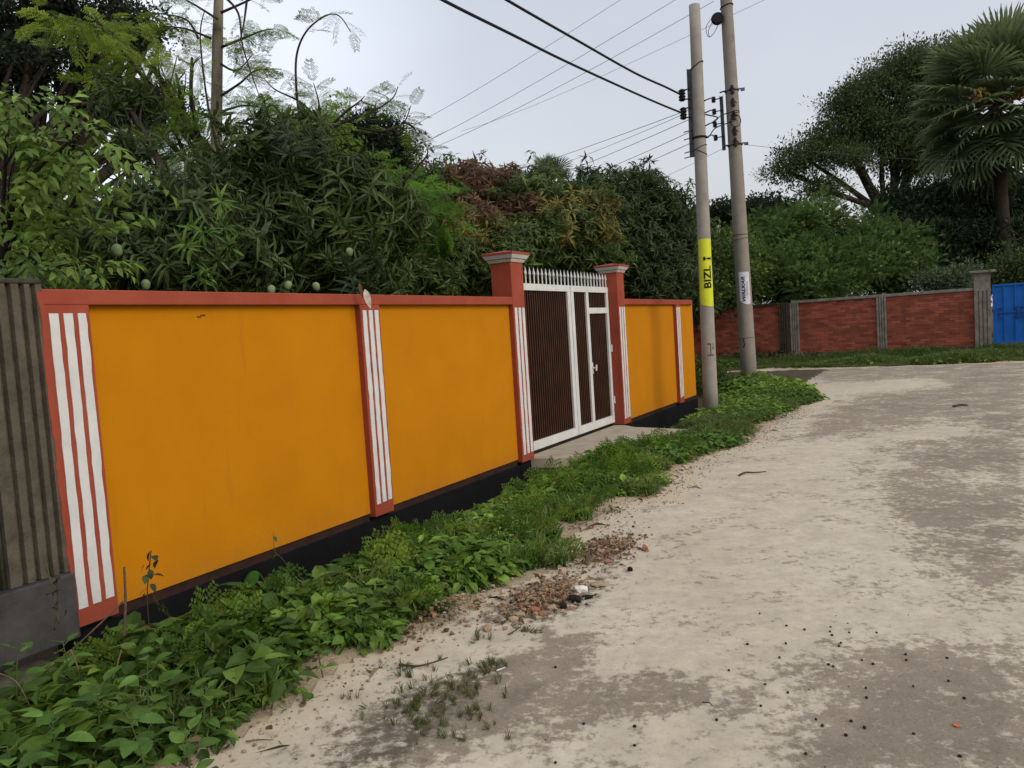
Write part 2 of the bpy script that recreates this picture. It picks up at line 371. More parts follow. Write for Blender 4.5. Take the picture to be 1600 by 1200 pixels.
TWIG = [T_twig(7, .42, s) for s in range(4)]
FROND = [T_frond(8, 8, s) for s in range(3)]
FROND_LO = [T_frond(6, 4, s, .25, 1.8) for s in range(3)]
MORF = [T_frond(6, 6, s+30, .35, 1.15, .34) for s in range(4)]
PUFF = [T_puff(14, .42, s) for s in range(4)]
PUFFD = [T_puff(18, .38, s+9, .4) for s in range(4)]
WEED = [T_weed(7, s) for s in range(6)]
WEEDN = [T_weed(10, s+70, .9, .36) for s in range(4)]+[T_weed(6, s+90, 1.2, .48) for s in range(2)]
WEED2 = [T_weed(9, s+20, .7, .5, False) for s in range(4)]
TUFT = [T_tuft(12, s) for s in range(4)]

def lerpcol(pal, t):
    pal = np.array(pal); t = np.clip(t, 0, .9999)*(len(pal)-1); i = t.astype(int); f = (t-i)[:, None]; return pal[i]*(1-f)+pal[i+1]*f
def crown_points(blobs, n_cl, per, cl_r, flat=.8, shell=.5):
    """clumps on the shells of ellipsoids, members round each clump; returns positions, outward dirs, clump centres, blob index"""
    C = np.array([at(b[0], b[1], b[4]) for b in blobs])
    R = np.array([(b[2]/FPX*b[4], (b[2]+b[3])*.5/FPX*b[4]*(b[5] if len(b) > 5 else 1), b[3]/FPX*b[4]) for b in blobs])
    wgt = (R[:, 0]*R[:, 2])**.9; wgt = wgt/wgt.sum(); bi = rng.choice(len(C), n_cl, p=wgt)
    d = rng.normal(0, 1, (n_cl, 3)); d /= np.linalg.norm(d, axis=1, keepdims=True)
    rr = shell+(1-shell)*rng.random(n_cl)**.6
    cl = C[bi]+d*rr[:, None]*R[bi]
    m = rng.normal(0, 1, (n_cl, per, 3))*np.array([1, 1, flat])*cl_r*(.6+.8*rng.random((n_cl, 1, 1)))
    P = (cl[:, None]+m).reshape(-1, 3); B = np.repeat(bi, per); D0 = np.repeat(d, per, 0)
    out = D0*.8+m.reshape(-1, 3)/max(cl_r, 1e-6)*.35
    return P, out, cl, bi, B, C, R
def tree(name, label, cat, base, trunk_top, r0, blobs, Ts, n_cl, per, cl_r, size, pal, mat, flat=.8, shell=.5, upb=.35, droop=0., group=None, bark=None, limbs=40, minz=-.2, colfn=None, jit=.5, limb_r=.3):
    base = np.array(base, float); tt = np.array(trunk_top, float)
    root = empty(name, base, label, cat, group)
    P, out, cl, bi, B, C, R = crown_points(blobs, n_cl, per, cl_r, flat, shell)
    k = P[:, 2] > minz; P, out, B = P[k], out[k], B[k]; n = len(P)
    dirs = out+np.array([0, 0, upb-droop])+rng.normal(0, jit, (n, 3))
    tc_ = np.repeat(rng.random(n_cl), per)[k]; cols = lerpcol(pal, np.clip(.62*tc_+.38*rng.random(n), 0, 1))*rng.uniform(.75, 1.25, (n, 1))
    if colfn: cols = colfn(P, cols, (P-C[B])/R[B])
    instance('crown', Ts, P, dirs, size*rng.uniform(.7, 1.25, n), cols, mat, root)
    mb = MB(); mid = (base+tt)/2+np.array([rng.normal(0, .04), rng.normal(0, .04), 0])*np.linalg.norm(tt-base)
    mb.tube(smooth_path([base, mid, tt], 5), list(np.linspace(r0*1.15, r0*.6, 11)), 8)
    mb.build('trunk', bark or BARK, root, True)
    mb = MB(); tips = []
    for j in range(len(C)):
        a = tt+(base-tt)*rng.uniform(0, .25); e = C[j]; md = (a+e)/2+rng.normal(0, .06, 3)*np.linalg.norm(e-a)+np.array([0, 0, .05*np.linalg.norm(e-a)])
        pth = smooth_path([a, md, e], 5); mb.tube(pth, list(np.linspace(r0*.5, r0*.2, len(pth))), 6); tips.append(pth)
    for j in rng.choice(len(cl), min(limbs, len(cl)), replace=False):
        pth0 = tips[bi[j]]; a = pth0[rng.integers(3, len(pth0))]; e = cl[j]; md = (a+e)/2+rng.normal(0, .08, 3)*np.linalg.norm(e-a)
        pth = smooth_path([a, md, e], 4); mb.tube(pth, list(np.linspace(r0*.5*limb_r, r0*.06, len(pth))), 5)
    mb.build('branches', bark or BARK, root, True)
    return root

# ------------------------------------------------------------------ ground and road
def inpoly(X, Y, poly):
    r = np.zeros(X.shape, bool); n = len(poly)
    for i in range(n):
        x0, y0 = poly[i][:2]; x1, y1 = poly[(i+1) % n][:2]
        if y0 == y1: continue
        c = ((y0 > Y) != (y1 > Y)) & (X < (x1-x0)*(Y-y0)/(y1-y0)+x0); r ^= c
    return r
ROADP = [(-1.6, -5), (-1.6, 1.0), (-1.3, 2.82), (-1.05, 3.3), (-.9, 3.7), (-.65, 3.85), (-.5, 4.27), (-.18, 4.6), (.3, 5.07), (.40, 5.79), (.75, 6.66), (1.25, 6.9), (1.9, 8.56), (2.9, 9.6),
         (3.6, 11.2), (4.6, 12.6), (5.5, 13.8), (6.2, 16.1), (5.7, 18.4), (4.5, 21.), (5.5, 22.9), (7.44, 22.6), (10.1, 20.5), (12.8, 19.4), (20, 17), (45, 10), (45, -5)]
def seg_dist(X, Y, poly, closed=False):
    D = np.full(X.shape, 1e9)
    for i in range(len(poly)-(0 if closed else 1)):
        a = np.array(poly[i][:2], float); b = np.array(poly[(i+1) % len(poly)][:2], float); ab = b-a
        t = np.clip(((X-a[0])*ab[0]+(Y-a[1])*ab[1])/(ab@ab), 0, 1); D = np.minimum(D, np.hypot(X-a[0]-t*ab[0], Y-a[1]-t*ab[1]))
    return D
BA = np.array([9.1, 24.6]); BB = np.array([13.35, 22.05]); BL = float(np.linalg.norm(BB-BA)); BD = (BB-BA)/BL; BN = np.array([BD[1], -BD[0]])   # far brick wall line, normal to road
if BN[1] > 0: BN = -BN
def tz(X, Y):
    d = dist(X, Y); u = along(X, Y)
    z = np.interp(d, [-1, 0, .45, .95, 1.5, 2.2, 50], [-.15, -.45, -.42, -.03, .03, -.03, -.03])
    endf = np.clip((u-15.2)/1.5, 0, 1); z2 = np.where(d < 1.6, .03, -.03); z = z*(1-endf)+z2*endf
    q = (X-BA[0])*BN[0]+(Y-BA[1])*BN[1]         # distance in front of the brick wall
    bank = np.interp(q, [-5, 0, 1.2, 2.6, 3.6], [.1, .12, .08, .0, -.03])
    far = (Y > 17) & (X > 4.5); z = np.where(far & (q < 3.6), bank, z)
    return z
def grid(xs, ys, zf):
    X, Y = np.meshgrid(xs, ys); return X, Y, zf(X, Y)
def grid_mesh(name, X, Y, Z, keep=None, attr=None):
    ny, nx = X.shape; idx = np.arange(nx*ny).reshape(ny, nx)
    q = np.stack([idx[:-1, :-1], idx[:-1, 1:], idx[1:, 1:], idx[1:, :-1]], -1).reshape(-1, 4)
    if keep is not None: q = q[keep.reshape(-1)]
    me = mesh_np(name, np.stack([X, Y, Z], -1).reshape(-1, 3), q.ravel(), np.arange(len(q))*4, np.full(len(q), 4), None, True)
    if attr is not None:
        for k, v in attr.items():
            a = me.attributes.new(k, 'FLOAT', 'POINT'); a.data.foreach_set('value', v.astype(np.float32).ravel())
    return me
xs = np.concatenate([np.linspace(-80, -6, 14)[:-1], np.arange(-6, 8, .08), np.arange(8, 26, .3), np.linspace(26, 140, 14)])
ys = np.concatenate([np.linspace(-30, 1, 8)[:-1], np.arange(1, 14, .08), np.arange(14, 28, .2), np.linspace(28, 220, 16)])
X, Y, Z = grid(xs, ys, tz)
Z = Z+rng.normal(0, .006, Z.shape)
sandy = np.exp(-(seg_dist(X, Y, ROADP)/.3)**2)
m, t, b = newmat('verge_soil'); b.inputs['Roughness'].default_value = .95
n1 = noise(t, 3, 8, .7, 'World'); n2 = noise(t, 40, 6, .7, 'World'); at_ = N(t, 'ShaderNodeAttribute', attribute_name='sand')
c = mixc(t, rng_node(t, n1.outputs[0], .35, .65).outputs[0], (.085, .062, .042), (.045, .036, .022))
s_ = N(t, 'ShaderNodeMath', operation='ADD'); t.links.new(at_.outputs['Fac'], s_.inputs[0]); t.links.new(rng_node(t, n2.outputs[0], 0, 1, -.35, .35).outputs[0], s_.inputs[1])
c = mixc(t, rng_node(t, s_.outputs[0], .3, .7).outputs[0], c, (.34, .27, .185)); t.links.new(c, b.inputs['Base Color'])
bump(t, b, n2.outputs[0], .8, .02)
o = link('ground', grid_mesh('ground', X, Y, Z, None, {'sand': sandy}), m); tag(o, kind='structure')

# road sheet: dusty asphalt, worn to the dark binder in irregular patches
xs = np.concatenate([np.arange(-1.7, 7, .06), np.arange(7, 24, .25), np.linspace(24, 45, 8)])
ys = np.concatenate([np.linspace(-5, 1.4, 8)[:-1], np.arange(1.4, 11, .06), np.arange(11, 23.2, .16)])
X, Y = np.meshgrid(xs, ys)
def gp(l): return [g(*p)[:2] for p in l]
DARK = [([(540, 1215), (600, 1150), (680, 1085), (760, 1025), (850, 972), (925, 968), (905, 1000), (850, 1050), (800, 1085), (750, 1130), (710, 1165), (690, 1215)], .95),
        ([(850, 1065), (930, 1048), (1000, 1055), (1150, 1030), (1165, 1055), (1130, 1110), (1060, 1130), (950, 1110), (870, 1125), (800, 1150), (790, 1100)], .9),
        ([(1140, 1230), (1190, 1165), (1240, 1130), (1262, 1085), (1275, 1045), (1300, 1020), (1420, 1008), (1460, 1002), (1650, 1015), (1650, 1230)], .88),
        ([(1400, 700), (1620, 620), (1620, 935), (1500, 930), (1450, 890), (1425, 850), (1400, 830), (1375, 790), (1340, 755)], .74),
        ([(1180, 575), (1620, 560), (1620, 640), (1400, 705), (1230, 690), (1250, 655), (1335, 618), (1290, 600)], .78),
        ([(740, 1215), (900, 1180), (960, 1200), (960, 1230)], .6), ([(1000, 880), (1060, 870), (1050, 900)], .5), ([(1290, 900), (1350, 890), (1380, 920), (1300, 950)], .45),
        ([(1000, 830), (1035, 820), (1040, 835), (1010, 850)], .8), ([(1420, 900), (1560, 900), (1560, 960), (1440, 960)], .45)]
LIGHT = [([(1275, 602), (1440, 590), (1465, 604), (1330, 616)], .8), ([(1240, 692), (1500, 655), (1530, 678), (1290, 702)], .6), ([(1480, 740), (1590, 730), (1580, 750), (1490, 755)], .4)]
dk = np.zeros(X.shape)
K = 10
for k in range(K):
    jx = X+rng.normal(0, .07)*(1+Y/6); jy = Y+rng.normal(0, .07)*(1+Y/6)
    v = np.full(X.shape, .18)
    for pl, a in DARK: v = np.where(inpoly(jx, jy, gp(pl)), a, v)
    for pl, a in LIGHT: v = np.where(inpoly(jx, jy, gp(pl)), v-a, v)
    dk += v/K
SOIL = [([(470, 1215), (540, 1125), (610, 1075), (700, 1050), (790, 1030), (800, 1050), (740, 1110), (680, 1165), (640, 1215)], .62), ([(1110, 690), (1180, 640), (1290, 628), (1250, 655), (1200, 680), (1150, 705)], .45), ([(830, 905), (900, 925), (935, 890), (1010, 850), (1000, 880), (930, 950), (880, 965), (800, 985), (700, 975)], .62), ([(690, 1000), (560, 1065), (480, 1120), (470, 1110), (560, 1040), (650, 1000), (720, 965)], .3)]
sl2 = np.zeros(X.shape)
for k in range(K):
    jx = X+rng.normal(0, .05)*(1+Y/6); jy = Y+rng.normal(0, .05)*(1+Y/6); v = np.zeros(X.shape)
    for pl, a in SOIL: v = np.where(inpoly(jx, jy, gp(pl)), a, v)
    sl2 += v/K
ed = seg_dist(X, Y, ROADP); edge = np.clip(1-ed/.28, 0, 1)*((Y < 24))
cx = (X[:-1, :-1]+X[1:, 1:])/2; cy = (Y[:-1, :-1]+Y[1:, 1:])/2
m, t, b = newmat('dusty_asphalt'); b.inputs['Roughness'].default_value = .9; b.inputs['Specular IOR Level'].default_value = .2
a1 = N(t, 'ShaderNodeAttribute', attribute_name='dark'); a2 = N(t, 'ShaderNodeAttribute', attribute_name='edge')
nA = noise(t, 2.2, 9, .72, 'World'); nB = noise(t, 16, 8, .75, 'World'); nC = noise(t, 95, 6, .8, 'World'); nD = noise(t, .7, 4, .6, 'World'); nE = noise(t, 1, 8, .75, 'World', (10, 3, 1))
def madd(x, y, op='ADD'):
    q = N(t, 'ShaderNodeMath', operation=op)
    for i, s in enumerate((x, y)):
        if isinstance(s, (int, float)): q.inputs[i].default_value = s
        else: t.links.new(s, q.inputs[i])
    return q.outputs[0]
wob = madd(rng_node(t, nA.outputs[0], 0, 1, -1.2, 1.2).outputs[0], rng_node(t, nB.outputs[0], 0, 1, -1.3, 1.3).outputs[0])
v = madd(madd(a1.outputs['Fac'], wob), rng_node(t, nE.outputs[0], 0, 1, -.35, .35).outputs[0])
v = madd(v, madd(a2.outputs['Fac'], .6, 'MULTIPLY'), 'SUBTRACT')
dark_f = rng_node(t, v, .40, .72)
dust = mixc(t, rng_node(t, nD.outputs[0], .35, .65).outputs[0], (.375, .33, .255), (.44, .395, .318))
dust = mixc(t, rng_node(t, nB.outputs[0], .45, .75).outputs[0], dust, (.345, .295, .225))
asp = mixc(t, rng_node(t, nD.outputs[0], .35, .65).outputs[0], (.175, .146, .112), (.225, .188, .144))
spk = rng_node(t, nC.outputs[0], .56, .64); asp = mixc(t, madd(spk.outputs[0], .6, 'MULTIPLY'), asp, (.36, .32, .27))
spd = rng_node(t, nC.outputs[0], .44, .36); asp = mixc(t, madd(spd.outputs[0], .75, 'MULTIPLY'), asp, (.06, .052, .046))
dust = mixc(t, madd(spd.outputs[0], .4, 'MULTIPLY'), dust, (.17, .14, .11))
col = mixc(t, dark_f.outputs[0], dust, asp)
# fine cracks in the dust crust
nG = noise(t, 22, 8, .85, 'World', (.8, 1.2, 1)); cr = rng_node(t, nG.outputs[0], .60, .645); col = mixc(t, madd(cr.outputs[0], .65, 'MULTIPLY'), col, (.12, .10, .082))
nH = noise(t, 5, 7, .75, 'World'); mot = rng_node(t, nH.outputs[0], .3, .7, .80, 1.14); hsv = N(t, 'ShaderNodeHueSaturation'); t.links.new(col, hsv.inputs['Color']); t.links.new(mot.outputs[0], hsv.inputs['Value']); col = hsv.outputs[0]
col = mixc(t, madd(rng_node(t, a1.outputs['Fac'], .84, .95).outputs[0], .45, 'MULTIPLY'), col, (.075, .062, .05))
col = mixc(t, madd(a2.outputs['Fac'], .75, 'MULTIPLY'), col, (.38, .31, .215))
a3 = N(t, 'ShaderNodeAttribute', attribute_name='soil'); sf = rng_node(t, madd(a3.outputs['Fac'], rng_node(t, nB.outputs[0], 0, 1, -.9, .9).outputs[0]), .35, .62)
col = mixc(t, madd(sf.outputs[0], .8, 'MULTIPLY'), col, (.06, .048, .034))
t.links.new(col, b.inputs['Base Color'])
hh = madd(madd(nC.outputs[0], .5, 'MULTIPLY'), madd(dark_f.outputs[0], -.5, 'MULTIPLY')); bump(t, b, hh, .55, .006)
Zr = np.full(X.shape, .004)+rng.normal(0, .0006, X.shape)
o = link('road', grid_mesh('road', X, Y, Zr, inpoly(cx, cy, ROADP), {'dark': dk, 'edge': edge, 'soil': sl2}), m); tag(o, kind='structure')

# ------------------------------------------------------------------ ochre boundary wall
FY, FR = -.03, .03             # planes of the ochre panels and of the red frame
def stripes(root, u0, u1, z0, z1, o):
    wd = (u1-u0); sw = wd*.155
    for k in range(3):
        c0 = u0+wd*(.19+.31*k)-sw*.1; nn = 26; zz = np.linspace(z0+.004*k, z1, nn); jl = rng.normal(0, .0016, nn); jr = rng.normal(0, .0016, nn)
        poly = [WP(c0-sw/2+jl[i], o, zz[i]) for i in range(nn)]+[WP(c0+sw/2+.012+jr[i], o, zz[i]) for i in range(nn-1, -1, -1)]
        MB().prism(poly, Wn*.005).build('stripe', WHITE, root)
def wall_section(name, label, u0, u1, pil, ztop=1.955, corner=False):
    root = empty('boundary_wall', WP((u0+u1)/2, 0, -.45), label, 'wall')
    prev = u0
    edges = []
    for (a, b_) in pil: edges += [a, b_]
    bounds = [u0]+[x for x in edges]+[u1]
    spans = [(bounds[i], bounds[i+1]) for i in range(0, len(bounds), 2) if bounds[i+1]-bounds[i] > .05]
    for a, b_ in spans:
        MB().wbox(a, b_, -.16, FY, .05, 1.866).build('panel', ORANGE, root)
        MB().wbox(a, b_, -.15, FY-.015, -.02, .05).build('panel_foot', ORANGE_DARK, root)
    MB().wbox(u0, u1, -.17, -.005, -.50, -.02).build('plinth', BLACK, root)
    if corner:
        n = 7; poly = [WP(u0, -.19, 1.866), WP(u0, FR, 1.866)]+[WP(u1-.22+.26*sin(a), FR-.26+.26*cos(a), 1.866) for a in np.linspace(0, pi/2, n)]+[WP(u1+.04, -.6, 1.866), WP(u1-.2, -.6, 1.866), WP(u1-.2, -.19, 1.866)]
        MB().prism(poly[::-1], (0, 0, .09)).build('coping', RED, root, bevel=.006)
        MB().wbox(u1-.13, u1, -6, -.16, .05, 1.862).build('return_panel', ORANGE, root)
        MB().wbox(u1-.12, u1-.012, -6, -.17, -.5, .05).build('return_plinth', BLACK, root)
        MB().wbox(u1-.2, u1+.04, -6, -.6, 1.866, 1.955).build('return_coping', RED, root)
    else:
        MB().wbox(u0, u1, -.19, FR, 1.866, ztop).build('coping', RED, root, bevel=.006)
    for i, (a, b_) in enumerate(pil):
        p = MB().wbox(a, b_, -.16, FR-.0015, .02, 1.866).build('pilaster', RED, root, bevel=.003)
        stripes(p, a, b_, .125, 1.818, FR-.0015)
    return root
wall_section('w', 'long ochre wall with red coping and white striped pilasters on the near side of the gate', 2.556, 7.965, [(2.556, 2.822), (5.25, 5.51)])
wall_section('w', 'short ochre wall with rounded red coping end beyond the gate beside the poles', 11.6, 15.52, [(14.24, 14.50)], corner=True)
def gate_pillar(u0, u1, label):
    root = empty('gate_pillar', WP((u0+u1)/2, -.1, -.45), label, 'pillar', 'pillars of the gate')
    MB().wbox(u0, u1, FR-.27, FR, .015, 2.36).build('shaft', RED, root, bevel=.004)
    MB().wbox(u0+.02, u1-.02, FR-.25, FR-.04, -.5, .015).build('footing', BLACK, root)
    cap = MB().wbox(u0-.075, u1+.075, FR-.345, FR+.075, 2.445, 2.475)
    cap.build('cap', RED, root, bevel=.006)
    def fr(e0, e1, z0, z1, mat):
        a = [WP(u0-e0, FR-.27-e0, z0), WP(u1+e0, FR-.27-e0, z0), WP(u1+e0, FR+e0, z0), WP(u0-e0, FR+e0, z0)]
        c_ = [WP(u0-e1, FR-.27-e1, z1), WP(u1+e1, FR-.27-e1, z1), WP(u1+e1, FR+e1, z1), WP(u0-e1, FR+e1, z1)]
        MB().add(a+c_, [(0, 1, 2, 3), (7, 6, 5, 4)]+[((i+1) % 4, i, 4+i, 4+(i+1) % 4) for i in range(4)]).build('cap_moulding', mat, root)
    fr(.012, .03, 2.36, 2.395, CREAM); fr(.03, .03, 2.395, 2.402, CONC); fr(.04, .068, 2.402, 2.445, WHITE)
    # low hipped top of the cap
    q = [WP(u0-.07, FR-.34, 2.475), WP(u1+.07, FR-.34, 2.475), WP(u1+.07, FR+.07, 2.475), WP(u0-.07, FR+.07, 2.475), WP((u0+u1)/2, FR-.135, 2.51)]
    MB().add(q, [(0, 1, 4), (1, 2, 4), (2, 3, 4), (3, 0, 4), (3, 2, 1, 0)]).build('cap_top', RED, root)
    stripes(root, u0, u1, .10, 1.83, FR)
gate_pillar(7.968, 8.262, 'red gate pillar with white stripes left of the white gate, the nearer one')
gate_pillar(11.31, 11.60, 'red gate pillar with white stripes right of the white gate, the farther one')

# gate
gt = empty('entrance_gate', WP(9.8, -.12, .06), 'white framed double gate with brown corrugated sheets, row of white spikes and a wicket door', 'gate')
GO = -.12; G0, G1, GZ0, GZ1 = 8.275, 11.295, .055, 2.14
def bar(u0, u1, z0, z1, o0=GO-.04, o1=GO, name='frame_bar'): MB().wbox(u0, u1, o0, o1, z0, z1).build(name, WHITE, gt, bevel=.003)
gm = 9.92
bar(G0, gm-.008, GZ1-.085, GZ1); bar(gm+.008, G1, GZ1-.085, GZ1)
bar(G0, gm-.008, GZ0, GZ0+.11); bar(gm+.008, G1, GZ0, GZ0+.11)
z0, z1 = GZ0+.11, GZ1-.085
bar(G0, G0+.045, z0, z1, GO-.042, GO-.002); bar(gm-.10, gm-.008, z0, z1, GO-.042, GO-.002); bar(gm+.008, gm+.10, z0, z1, GO-.042, GO-.002)
wk = 10.50
bar(wk-.05, wk+.035, z0, z1, GO-.042, GO-.002); bar(G1-.075, G1, z0, z1, GO-.042, GO-.002)
bar(wk+.035, G1-.075, 1.745, 1.83, GO-.043, GO-.003)
def corr(u0, u1, za, zb):
    mb = MB(); n = max(3, int(round((u1-u0)/.062))); st = (u1-u0)/n; V = []; F = []; prof = []
    for i in range(n):
        a = u0+i*st; prof += [(a, 0), (a+.55*st, 0), (a+.62*st, .012), (a+.93*st, .012)]
    prof.append((u1, 0))
    for (a, o_) in prof: V += [WP(a, GO-.045+o_, za), WP(a, GO-.045+o_, zb)]
    F = [(2*i, 2*i+2, 2*i+3, 2*i+1) for i in range(len(prof)-1)]
    mb.add(V, F); o = mb.build('corrugated_sheet', BROWN, gt); s = o.modifiers.new('thick', 'SOLIDIFY'); s.thickness = .003; s.offset = -1
    # thin ribs in lighter brown, a highlight painted down the corrugations
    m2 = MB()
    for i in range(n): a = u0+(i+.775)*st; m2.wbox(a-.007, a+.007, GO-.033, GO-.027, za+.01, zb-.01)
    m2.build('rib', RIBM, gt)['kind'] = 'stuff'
RIBM = simple('brown_rib_highlight', (.07, .034, .019), (.045, .022, .013), 5, .45, .05)
corr(G0+.045, gm-.10, z0, z1); corr(gm+.10, wk-.05, z0, z1); corr(wk+.035, G1-.075, 1.83, z1); corr(wk+.045, G1-.085, z0, 1.735)
ns = 27; spk = None
for i in range(ns):
    u = G0+.03+(G1-G0-.06)*i/(ns-1)
    if spk is None:
        mb = MB(); p = np.zeros(3); mb.tube([p, p+[0, 0, .10]], .010, 6); mb.tube([p+[0, 0, .10], p+[0, 0, .125], p+[0, 0, .21]], [.010, .019, .001], 6); spk = mb.mesh('spike')
    link('spike', spk, WHITE, gt, WP(u, GO-.02, GZ1))
hd = WP(wk+.075, GO+.01, .95)
mb = MB(); mb.tube([hd-Wn*.02, hd+Wn*.03], .012, 8); mb.tube([hd+Wn*.03-Wd*.004+np.array([0, 0, -.045]), hd+Wn*.035+np.array([0, 0, .045])], .012, 8); mb.wbox(wk+.045, wk+.105, GO-.035, GO-.018, .86, 1.03); mb.build('handle', WHITE, gt, bevel=.002)
for z in (.35, 1.15):
    mb = MB(); mb.tube([WP(G1-.005, GO+.012, z), WP(G1-.005, GO+.012, z+.11)], .012, 8); mb.build('hinge', WHITE, gt)
# culvert slab in two cracked pieces
sl_ = empty('culvert_slab', WP(9.8, .6, -.2), 'pale cracked concrete slab bridging the ditch in front of the gate', 'slab')
P1 = [(8.30, -.14), (8.36, .25), (8.60, .52), (9.15, .62), (9.05, .3), (8.95, .1), (8.98, -.14)]
P2 = [(9.0, -.14), (8.97, .1), (9.075, .3), (9.18, .62), (9.2, 1.3), (10.8, 1.46), (10.92, .9), (11.08, .28), (11.28, .05), (11.28, -.14)]
SLABM = simple('worn_slab_concrete', (.35, .30, .235), (.27, .23, .18), 5, .9, .5, .006, dirt=((.16, .12, .09), 9, .64))
for P_ in (P1, P2): MB().prism([WP(a, b_, -.12) for a, b_ in P_][::-1], (0, 0, .13)).build('slab_piece', SLABM, sl_, bevel=.012)

# ------------------------------------------------------------------ neighbour's old concrete wall at the left edge
_z = np.linspace(.03, 1.94, 44); _j = np.clip(np.cumsum(rng.normal(0, .0035, 44)), -.02, .02)+rng.normal(0, .0025, 44)
MB().prism([WP(2.560, .0305, a) for a in (_z[-1], _z[0])]+[WP(2.545+_j[i], .0305, _z[i]) for i in range(44)], Wn*.0075).build('paint_edge', RED, bpy.data.objects['boundary_wall'])
nw = empty('old_concrete_wall', WP(2.2, 0, -.45), 'dark old concrete wall with fluted pilaster at the left edge, next to the ochre wall', 'wall')
mb = MB(); prof = [(2.23, .035)]
for c_ in (2.305, 2.375, 2.445, 2.505): prof += [(c_-.016, .035), (c_-.010, .0), (c_+.010, .0), (c_+.016, .035)]
prof += [(2.5535, .035)]
poly = [(2.23, -.16)]+prof+[(2.5535, -.16)]
mb.prism([WP(a, o_, .36) for a, o_ in poly][::-1], (0, 0, 1.62)); mb.build('pilaster', CONC, nw)
MB().wbox(-2.2, 2.228, -.16, -.04, .36, 1.98).build('panel', CONCDARK, nw)
prof2 = [(2.0, .03)]
for c_ in (2.03, 2.085, 2.14, 2.19): prof2 += [(c_-.014, .03), (c_-.008, 0), (c_+.008, 0), (c_+.014, .03)]
MB().prism([WP(a, o_-.02, .36) for a, o_ in [(2.0, -.02)]+prof2+[(2.22, .03), (2.22, -.02)]][::-1], (0, 0, 1.62)).build('pilaster', CONCDARK, nw)
MB().wbox(-2.2, 2.5535, -.18, .075, -.02, .355).build('plinth', PLINTH, nw, bevel=.01)
MB().wbox(-2.2, 2.40, -.18, .15, -.5, -.10).build('footing_ledge', CONC, nw, bevel=.015)
MB().wbox(-2.2, 2.5535, -.18, .036, 1.98, 2.01).build('coping', CONCDARK, nw, bevel=.01)

# ------------------------------------------------------------------ far brick wall with concrete posts, and blue gate
bw = empty('brick_wall', (BA[0], BA[1], 0), 'red brick wall with grey concrete posts and coping across the road', 'wall')
def BP(s, q, z): p = BA+BD*s+BN*q; return np.array([p[0], p[1], z])
def bbox(mb, s0, s1, q0, q1, z0, z1, c=(1, 1, 1)): return mb.prism([BP(s0, q0, z0), BP(s1, q0, z0), BP(s1, q1, z0), BP(s0, q1, z0)], (0, 0, z1-z0), c)
bbox(MB(), -4.5, BL*.965, -.12, -.012, .3, 1.88).build('mortar_core', MORTAR, bw)
bbox(MB(), -4.5, BL*.965, -.16, .03, -.15, .30).build('plinth', PLINTH, bw, bevel=.01)
bbox(MB(), -.18, BL*.965, -.16, .045, 1.88, 1.965).build('coping', GREYC, bw, bevel=.008)
bbox(MB(), -4.5, -.6, -.16, .045, 1.86, 1.94).build('coping', CONCDARK, bw, bevel=.008)
def post(s0, s1, z0, z1, q1=.05, mat=GREYC, name='post', flutes=3):
    pr = [(s0, q1)]; wd = s1-s0
    for k in range(flutes):
        c_ = s0+wd*(k+1)/(flutes+1); pr += [(c_-.018, q1), (c_-.010, q1-.028), (c_+.010, q1-.028), (c_+.018, q1)]
    pr.append((s1, q1)); MB().prism([BP(a, b_, z0) for a, b_ in [(s0, -.17)]+pr+[(s1, -.17)]], (0, 0, z1-z0)).build(name, mat, bw)
s_mid = BL*.485; s_end = BL*.965
post(-.22, .03, .2, 1.9); post(-.56, -.30, .12, 1.93, mat=CONCDARK); post(s_mid-.14, s_mid+.12, .25, 1.885); post(s_end, s_end+.40, .1, 1.86, .08)
bbox(MB(), s_end, s_end+.40, -.17, .08, 1.862, 2.36).build('gate_post', GREYC, bw); bbox(MB(), s_end-.10, s_end+.52, -.25, .17, 2.362, 2.43).build('post_cap', GREYC, bw, bevel=.01)
# bricks
brs = []
def panel(s0, s1, zb=.302, zt=1.876):
    n = int((s1-s0)/.245); cw = (s1-s0)/n; hc = .0715; nc = int((zt-zb)/hc)
    for r_ in range(nc):
        off = .5*cw*(r_ % 2); z = zb+r_*hc+.004
        x = s0-off
        while x < s1-.01:
            a = max(x, s0)+.0035; b_ = min(x+cw, s1)-.0035
            if b_-a > .03: brs.append((a, b_, z))
            x += cw
panel(s_mid+.12, s_end); n_r = len(brs); panel(.03, s_mid-.14); panel(-4.5, -.56)
single = brs[:300]; rest = brs[300:]
bm_full = {}
for a, b_, z in single:
    key = round(b_-a, 3)
    if key not in bm_full:
        mb = MB(); L_ = b_-a; bx = np.array([BD[0], BD[1], 0]); bn = np.array([BN[0], BN[1], 0])
        mb.prism([-bn*.03, bx*L_-bn*.03, bx*L_+bn*.006, bn*.006], (0, 0, .0635)); bm_full[key] = mb.mesh('brick')
    link('brick', bm_full[key], BRICK, bw, BP(a, -.006+random.uniform(-.004, .004), z))
mb = MB()
for a, b_, z in rest:
    k = random.uniform(.70, 1.32); q = -.006+random.uniform(-.004, .005); bbox(mb, a, b_, -.04, q, z, z+.0635, (k, k*random.uniform(.9, 1.08), k))
mb.build('bricks', BRICKV, bw)['kind'] = 'stuff'
bg = empty('blue_gate', BP(s_end+.5, 0, .2), 'bright blue ribbed metal gate with dark wrought fittings at the right edge', 'gate')
bs0 = s_end+.44; bs1 = bs0+3.2
bbox(MB(), bs0, bs1, -.05, -.02, .42, 1.96).build('sheet', BLUE, bg); 
bbox(MB(), bs0, bs1, -.06, .02, 1.962, 2.01).build('top_rail', BLUE, bg); bbox(MB(), bs0, bs1, -.06, .02, .37, .418).build('bottom_rail', BLUE, bg)
